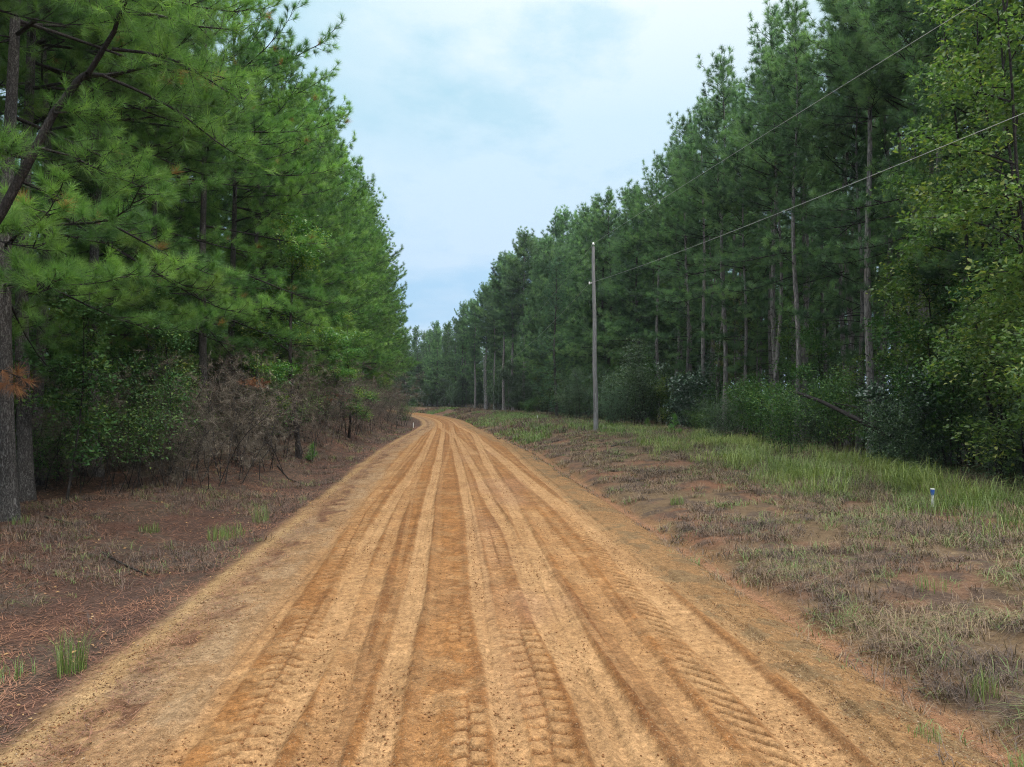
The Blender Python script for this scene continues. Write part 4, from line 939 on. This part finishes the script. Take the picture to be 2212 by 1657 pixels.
# ------------------------------------------------------------------ power line
def power():
    def pole(px, py_base, D, zt, r0, label, lat=True):
        x, y, _ = at(px, py_base, D); z = gz(x, y)
        o = empty('utility_pole', (x, y, z)); tag(o, label, 'utility pole', 'utility poles of the power line'); h = zt - z
        a = Acc(); zz = np.linspace(-.4, h, 14); a.tube(np.stack([.10 - .10 * zz / h * 1.6 + .02 * np.sin(zz), 0 * zz, zz], -1), r0 * (1 - .38 * zz / h), 14, cap=True)
        link('shaft', a.mesh('pole_shaft'), M['pole_wood'], o)
        tx = float(.10 - .16)
        i = Acc(); i.tube(np.array([[tx, 0, h - .02], [tx, 0, h + .16]]), [.018, .018], 8, cap=True); link('pin', i.mesh('pin'), M['steel'], o)
        c = Acc(); c.tube(np.array([[tx, 0, h + .14], [tx, 0, h + .18], [tx, 0, h + .21], [tx, 0, h + .25], [tx, 0, h + .29]]), [.09, .10, .06, .08, .03], 12, cap=True); link('insulator', c.mesh('insulator'), M['porcelain'], o)
        zl = h - 2.5
        b = Acc(); b.tube(np.array([[.0, 0, zl], [-.18, 0, zl], [-.36, 0, zl]]), [.03, .03, .035], 8, cap=True); link('bracket', b.mesh('bracket'), M['steel'], o)
        s = Acc(); s.tube(np.array([[-.33, 0, zl - .09], [-.33, 0, zl - .05], [-.33, 0, zl], [-.33, 0, zl + .05], [-.33, 0, zl + .09]]), [.03, .055, .04, .055, .03], 10, cap=True); link('insulator', s.mesh('spool'), M['porcelain'], o)
        g = Acc(); g.tube(np.array([[.06, -r0 * .9, 1.6], [.05, -r0 * .9, 2.6]]), [.02, .02], 6, cap=True); link('ground_guard', g.mesh('guard'), M['steel'], o)
        return np.array([x + tx, y, z + h + .2]), np.array([x - .33, y, z + zl])
    t1, l1 = pole(1284, 938, 48.5, 13.2, .17, 'weathered grey utility pole on the right bank')
    t2, l2 = pole(1046, 888, 134, 10.2, .16, 'distant slim utility pole near the road bend')
    def wire(f, ys, r, label, x):
        P = np.array([[x(y), y, f(y)] for y in ys])
        tubes_obj('power_line', [(P, r)], 'wire', label, 'power line', 6, 'wires of the power line')
    def span(a, b, c2, c1, c0=None):
        pass
    # near spans sag towards a pole behind the camera; fitted through three heights
    Y1 = t1[1]; ys = np.linspace(Y1, -25, 40)
    def para(z1, zm, z0, y1, ym, y0):
        co = np.polyfit([y1, ym, y0], [z1, zm, z0], 2); return lambda y: float(np.polyval(co, y))
    wire(para(t1[2], 11.7, 10.85, Y1, 26, 16), ys, .006, 'upper wire running from the grey pole to the upper right', lambda y: float(np.interp(y, [-25, Y1], [t1[0] + .3, t1[0]])))
    wire(para(l1[2], 8.7, 7.9, Y1, 24, 12), ys, .0065, 'lower wire running from the grey pole to the right edge', lambda y: float(np.interp(y, [-25, Y1], [l1[0] + .3, l1[0]])))
    ys = np.linspace(0, 1, 30)
    for a, b, r, l in ((t1, t2, .006, 'upper wire between the grey pole and the distant pole'), (l1, l2, .008, 'lower wire between the grey pole and the distant pole')):
        P = np.stack([a + (b - a) * t - np.array([0, 0, 3.0 * 4 * t * (1 - t) * .5]) for t in ys])
        tubes_obj('power_line', [(P, r)], 'wire', l, 'power line', 6, 'wires of the power line')
power()
def posts():
    x, y, z = at(2012, 1085, 17.5); z = gz(x, y)
    o = empty('marker_post', (x, y, z)); tag(o, 'white marker post with a blue cap in the tall grass on the right', 'marker post')
    ztop = at(2012, 1055, 17.5)[2] - z
    a = Acc(); zz = np.linspace(-.2, ztop - .14, 6); a.tube(np.stack([0 * zz, 0 * zz, zz], -1), .030, 12, cap=True); link('post', a.mesh('post'), M['white'], o)
    a = Acc(); a.tube(np.array([[0, 0, ztop - .16], [0, 0, ztop - .1], [0, 0, ztop - .02]]), [.034, .042, .050], 12); link('cap', a.mesh('cap'), M['blue'], o)
    a = Acc(); a.tube(np.array([[0, 0, ztop - .02], [0, 0, ztop]]), [.052, .052], 12, cap=True); link('lid', a.mesh('lid'), M['white'], o)
    for px, py, D, h, l in ((1161, 908, 70, .4, 'small white marker post on the grassy bank left of the grey pole'), (893, 930, 68, .4, 'small white post at the inside edge of the bend on the left')):
        x, y, z = at(px, py, D); o = empty('marker_post', (x, y, gz(x, y))); tag(o, l, 'marker post')
        a = Acc(); a.tube(np.array([[0, 0, -.2], [0, 0, h]]), [.035, .035], 10, cap=True); link('post', a.mesh('post'), M['white'], o)
        a = Acc(); a.tube(np.array([[0, 0, h], [0, 0, h + .06], [0, 0, h + .09]]), [.041, .041, .02], 10, cap=True); link('cap', a.mesh('cap'), M['white'], o)
posts()

# ------------------------------------------------------------------ labels for rows
ORD = ['first', 'second', 'third', 'fourth', 'fifth', 'sixth', 'seventh', 'eighth', 'ninth', 'tenth', 'eleventh', 'twelfth', 'thirteenth', 'fourteenth', 'fifteenth', 'sixteenth', 'seventeenth', 'eighteenth', 'nineteenth', 'twentieth']
def ordinal(n):
    if n < 20: return ORD[n]
    t = ['twenty', 'thirty', 'forty', 'fifty', 'sixty', 'seventy', 'eighty', 'ninety'][(n + 1) // 10 - 2]; u = (n + 1) % 10
    return t + '-' + ORD[u - 1] if u else t[:-1] + 'ieth'
def rowlabels():
    G = {}
    for o in ITEMS:
        if 'label' not in o: G.setdefault(o['group'], []).append(o)
    F = {'roadside pines of the left wood': 'pine with low green boughs, {} from the near end of the left roadside row',
         'front pines of the right wood': 'bluish green pine, {} from the near end of the right front row',
         'dark trees closing the view beyond the bend': 'dark pine beyond the bend, {} from the near end of that far row',
         'rounded trees at the end of the road': 'rounded dark broadleaved tree at the road end, {} from the left',
         'evergreen shrubs along the right wood': 'dark evergreen shrub at the foot of the right wood, {} from the near end',
         'leafy saplings along the right wood': 'thin leafy sapling at the right wood edge, {} from the near end',
         'leafy saplings under the left pines': 'thin leafy sapling under the left roadside pines, {} from the near end',
         'low shrubs under the left pines': 'low bush under the left roadside pines, {} from the near end',
         'shaded shrubs behind the left roadside pines': 'shaded shrub behind the left roadside pines, {} from the near end'}
    for g, L in G.items():
        L.sort(key=(lambda o: o.location.x / o.location.y) if 'rounded' in g else (lambda o: o.location.y))
        for i, o in enumerate(L): o['label'] = F[g].format(ordinal(i))
rowlabels()

# ------------------------------------------------------------------ sky, sun, haze, camera
SUN_EL, SUN_AZ = R(48), R(140)              # azimuth clockwise from +Y (the road heading): from the right, a little behind
def sky():
    w = bpy.data.worlds.new('World'); SC.world = w; w.use_nodes = True
    nt = w.node_tree; nt.nodes.clear(); L = nt.links
    s = node(nt, 'ShaderNodeTexSky', sky_type='NISHITA', sun_disc=False, sun_elevation=SUN_EL, sun_rotation=SUN_AZ)
    s.air_density = 1.4; s.dust_density = 2.
    tc = node(nt, 'ShaderNodeTexCoord'); sp = node(nt, 'ShaderNodeSeparateXYZ'); L.new(tc.outputs['Generated'], sp.inputs[0])
    def math_(op, a, b=None):
        n = node(nt, 'ShaderNodeMath', operation=op)
        for k, v in enumerate((a, b)):
            if v is None: continue
            if hasattr(v, 'is_output'): L.new(v, n.inputs[k])
            else: n.inputs[k].default_value = v
        return n.outputs[0]
    den = math_('ADD', math_('MAXIMUM', sp.outputs[2], 0.), .22)
    cb = node(nt, 'ShaderNodeCombineXYZ'); L.new(math_('DIVIDE', sp.outputs[0], den), cb.inputs[0]); L.new(math_('DIVIDE', sp.outputs[1], den), cb.inputs[1])
    n1 = node(nt, 'ShaderNodeTexNoise'); n1.inputs['Scale'].default_value = 1.15; n1.inputs['Detail'].default_value = 7; n1.inputs['Roughness'].default_value = .52; n1.inputs['Distortion'].default_value = .4
    mp = node(nt, 'ShaderNodeMapping'); mp.inputs['Location'].default_value = (3.1, 7.4, 0); L.new(cb.outputs[0], mp.inputs[0]); L.new(mp.outputs[0], n1.inputs[0])
    cl = ramp(nt, n1.outputs[0], [(.40, (0, 0, 0)), (.58, (1, 1, 1))])
    el = math_('MAXIMUM', sp.outputs[2], 0.)
    dv = node(nt, 'ShaderNodeVectorMath', operation='DOT_PRODUCT'); L.new(tc.outputs['Generated'], dv.inputs[0])
    g = Vector(at(1230, 40, 10)) - Vector((0, 0, CAMZ)); dv.inputs[1].default_value = g.normalized()
    glow = ramp(nt, dv.outputs['Value'], [(.93, (0, 0, 0)), (1., (1, 1, 1))])
    n2 = node(nt, 'ShaderNodeTexNoise'); n2.inputs['Scale'].default_value = 3.2; n2.inputs['Detail'].default_value = 8; n2.inputs['Roughness'].default_value = .58; L.new(mp.outputs[0], n2.inputs[0])
    puff = ramp(nt, n2.outputs[0], [(.36, (0, 0, 0)), (.56, (1, 1, 1))])
    cl = math_('MINIMUM', math_('ADD', math_('MULTIPLY', cl, .85), math_('MULTIPLY', math_('MULTIPLY', glow, puff), .9)), 1.)
    grad = ramp(nt, el, [(0, (4.0, 6.1, 8.6)), (.18, (4.1, 6.5, 8.9)), (.36, (4.6, 7.2, 8.7)), (.5, (5.6, 8.1, 9.2)), (.64, (16., 17.6, 18.4)), (.88, (50., 51.5, 52.5))])  # both gradients: unseen zenith stops raised well past visible sky to light foliage
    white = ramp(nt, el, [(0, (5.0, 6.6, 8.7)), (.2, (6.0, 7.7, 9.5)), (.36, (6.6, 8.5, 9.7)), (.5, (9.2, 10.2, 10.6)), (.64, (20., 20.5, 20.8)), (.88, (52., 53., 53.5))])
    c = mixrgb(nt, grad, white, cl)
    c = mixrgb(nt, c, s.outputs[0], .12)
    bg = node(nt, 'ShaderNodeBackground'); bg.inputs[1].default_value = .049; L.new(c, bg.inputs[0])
    o = node(nt, 'ShaderNodeOutputWorld'); L.new(bg.outputs[0], o.inputs[0])
    la = bpy.data.lights.new('Sun', 'SUN'); la.energy = 1.5; la.angle = R(18); la.color = (1, .95, .87)
    lo = bpy.data.objects.new('sun', la); COL.objects.link(lo)
    d = Vector((math.sin(SUN_AZ) * math.cos(SUN_EL), math.cos(SUN_AZ) * math.cos(SUN_EL), math.sin(SUN_EL)))
    lo.rotation_euler = d.to_track_quat('Z', 'Y').to_euler(); lo.location = d * 60
sky()
def haze():
    m, nt, N, L = nmat('haze')
    v = node(nt, 'ShaderNodeVolumePrincipled'); v.inputs['Color'].default_value = (.80, .90, 1, 1); v.inputs['Density'].default_value = .00018; v.inputs['Anisotropy'].default_value = .2
    o = node(nt, 'ShaderNodeOutputMaterial'); L.new(v.outputs[0], o.inputs['Volume'])
    x0, x1, y0, y1, z0, z1 = -1600, 1600, -400, 2600, -2., 42.
    V = [(x, y, z) for z in (z0, z1) for y in (y0, y1) for x in (x0, x1)]
    o = link('haze', new_mesh('haze', V, np.array([[0, 2, 3, 1], [4, 5, 7, 6], [0, 1, 5, 4], [2, 6, 7, 3], [0, 4, 6, 2], [1, 3, 7, 5]])), m)
    tag(o, 'thin bluish air over the road and woods', 'haze', kind='stuff')
haze()
cam = bpy.data.cameras.new('Camera'); cam.sensor_width = 36; cam.lens = 25.0; cam.clip_start = .1; cam.clip_end = 6000
co = bpy.data.objects.new('camera', cam); COL.objects.link(co); co.location = (0, 0, CAMZ)
co.rotation_euler = (R(90) + math.atan(26.5 / 1536), 0, -YAW); SC.camera = co
SC.view_settings.view_transform = 'Standard'; SC.view_settings.look = 'None'; SC.view_settings.exposure = 1.2; SC.view_settings.gamma = 1
SC.render.engine = 'CYCLES'; SC.cycles.use_denoising = True; SC.cycles.denoising_prefilter = 'NONE'; SC.cycles.filter_width = 1.1; SC.cycles.max_bounces = 8; SC.cycles.diffuse_bounces = 5; SC.cycles.glossy_bounces = 2; SC.cycles.transmission_bounces = 3
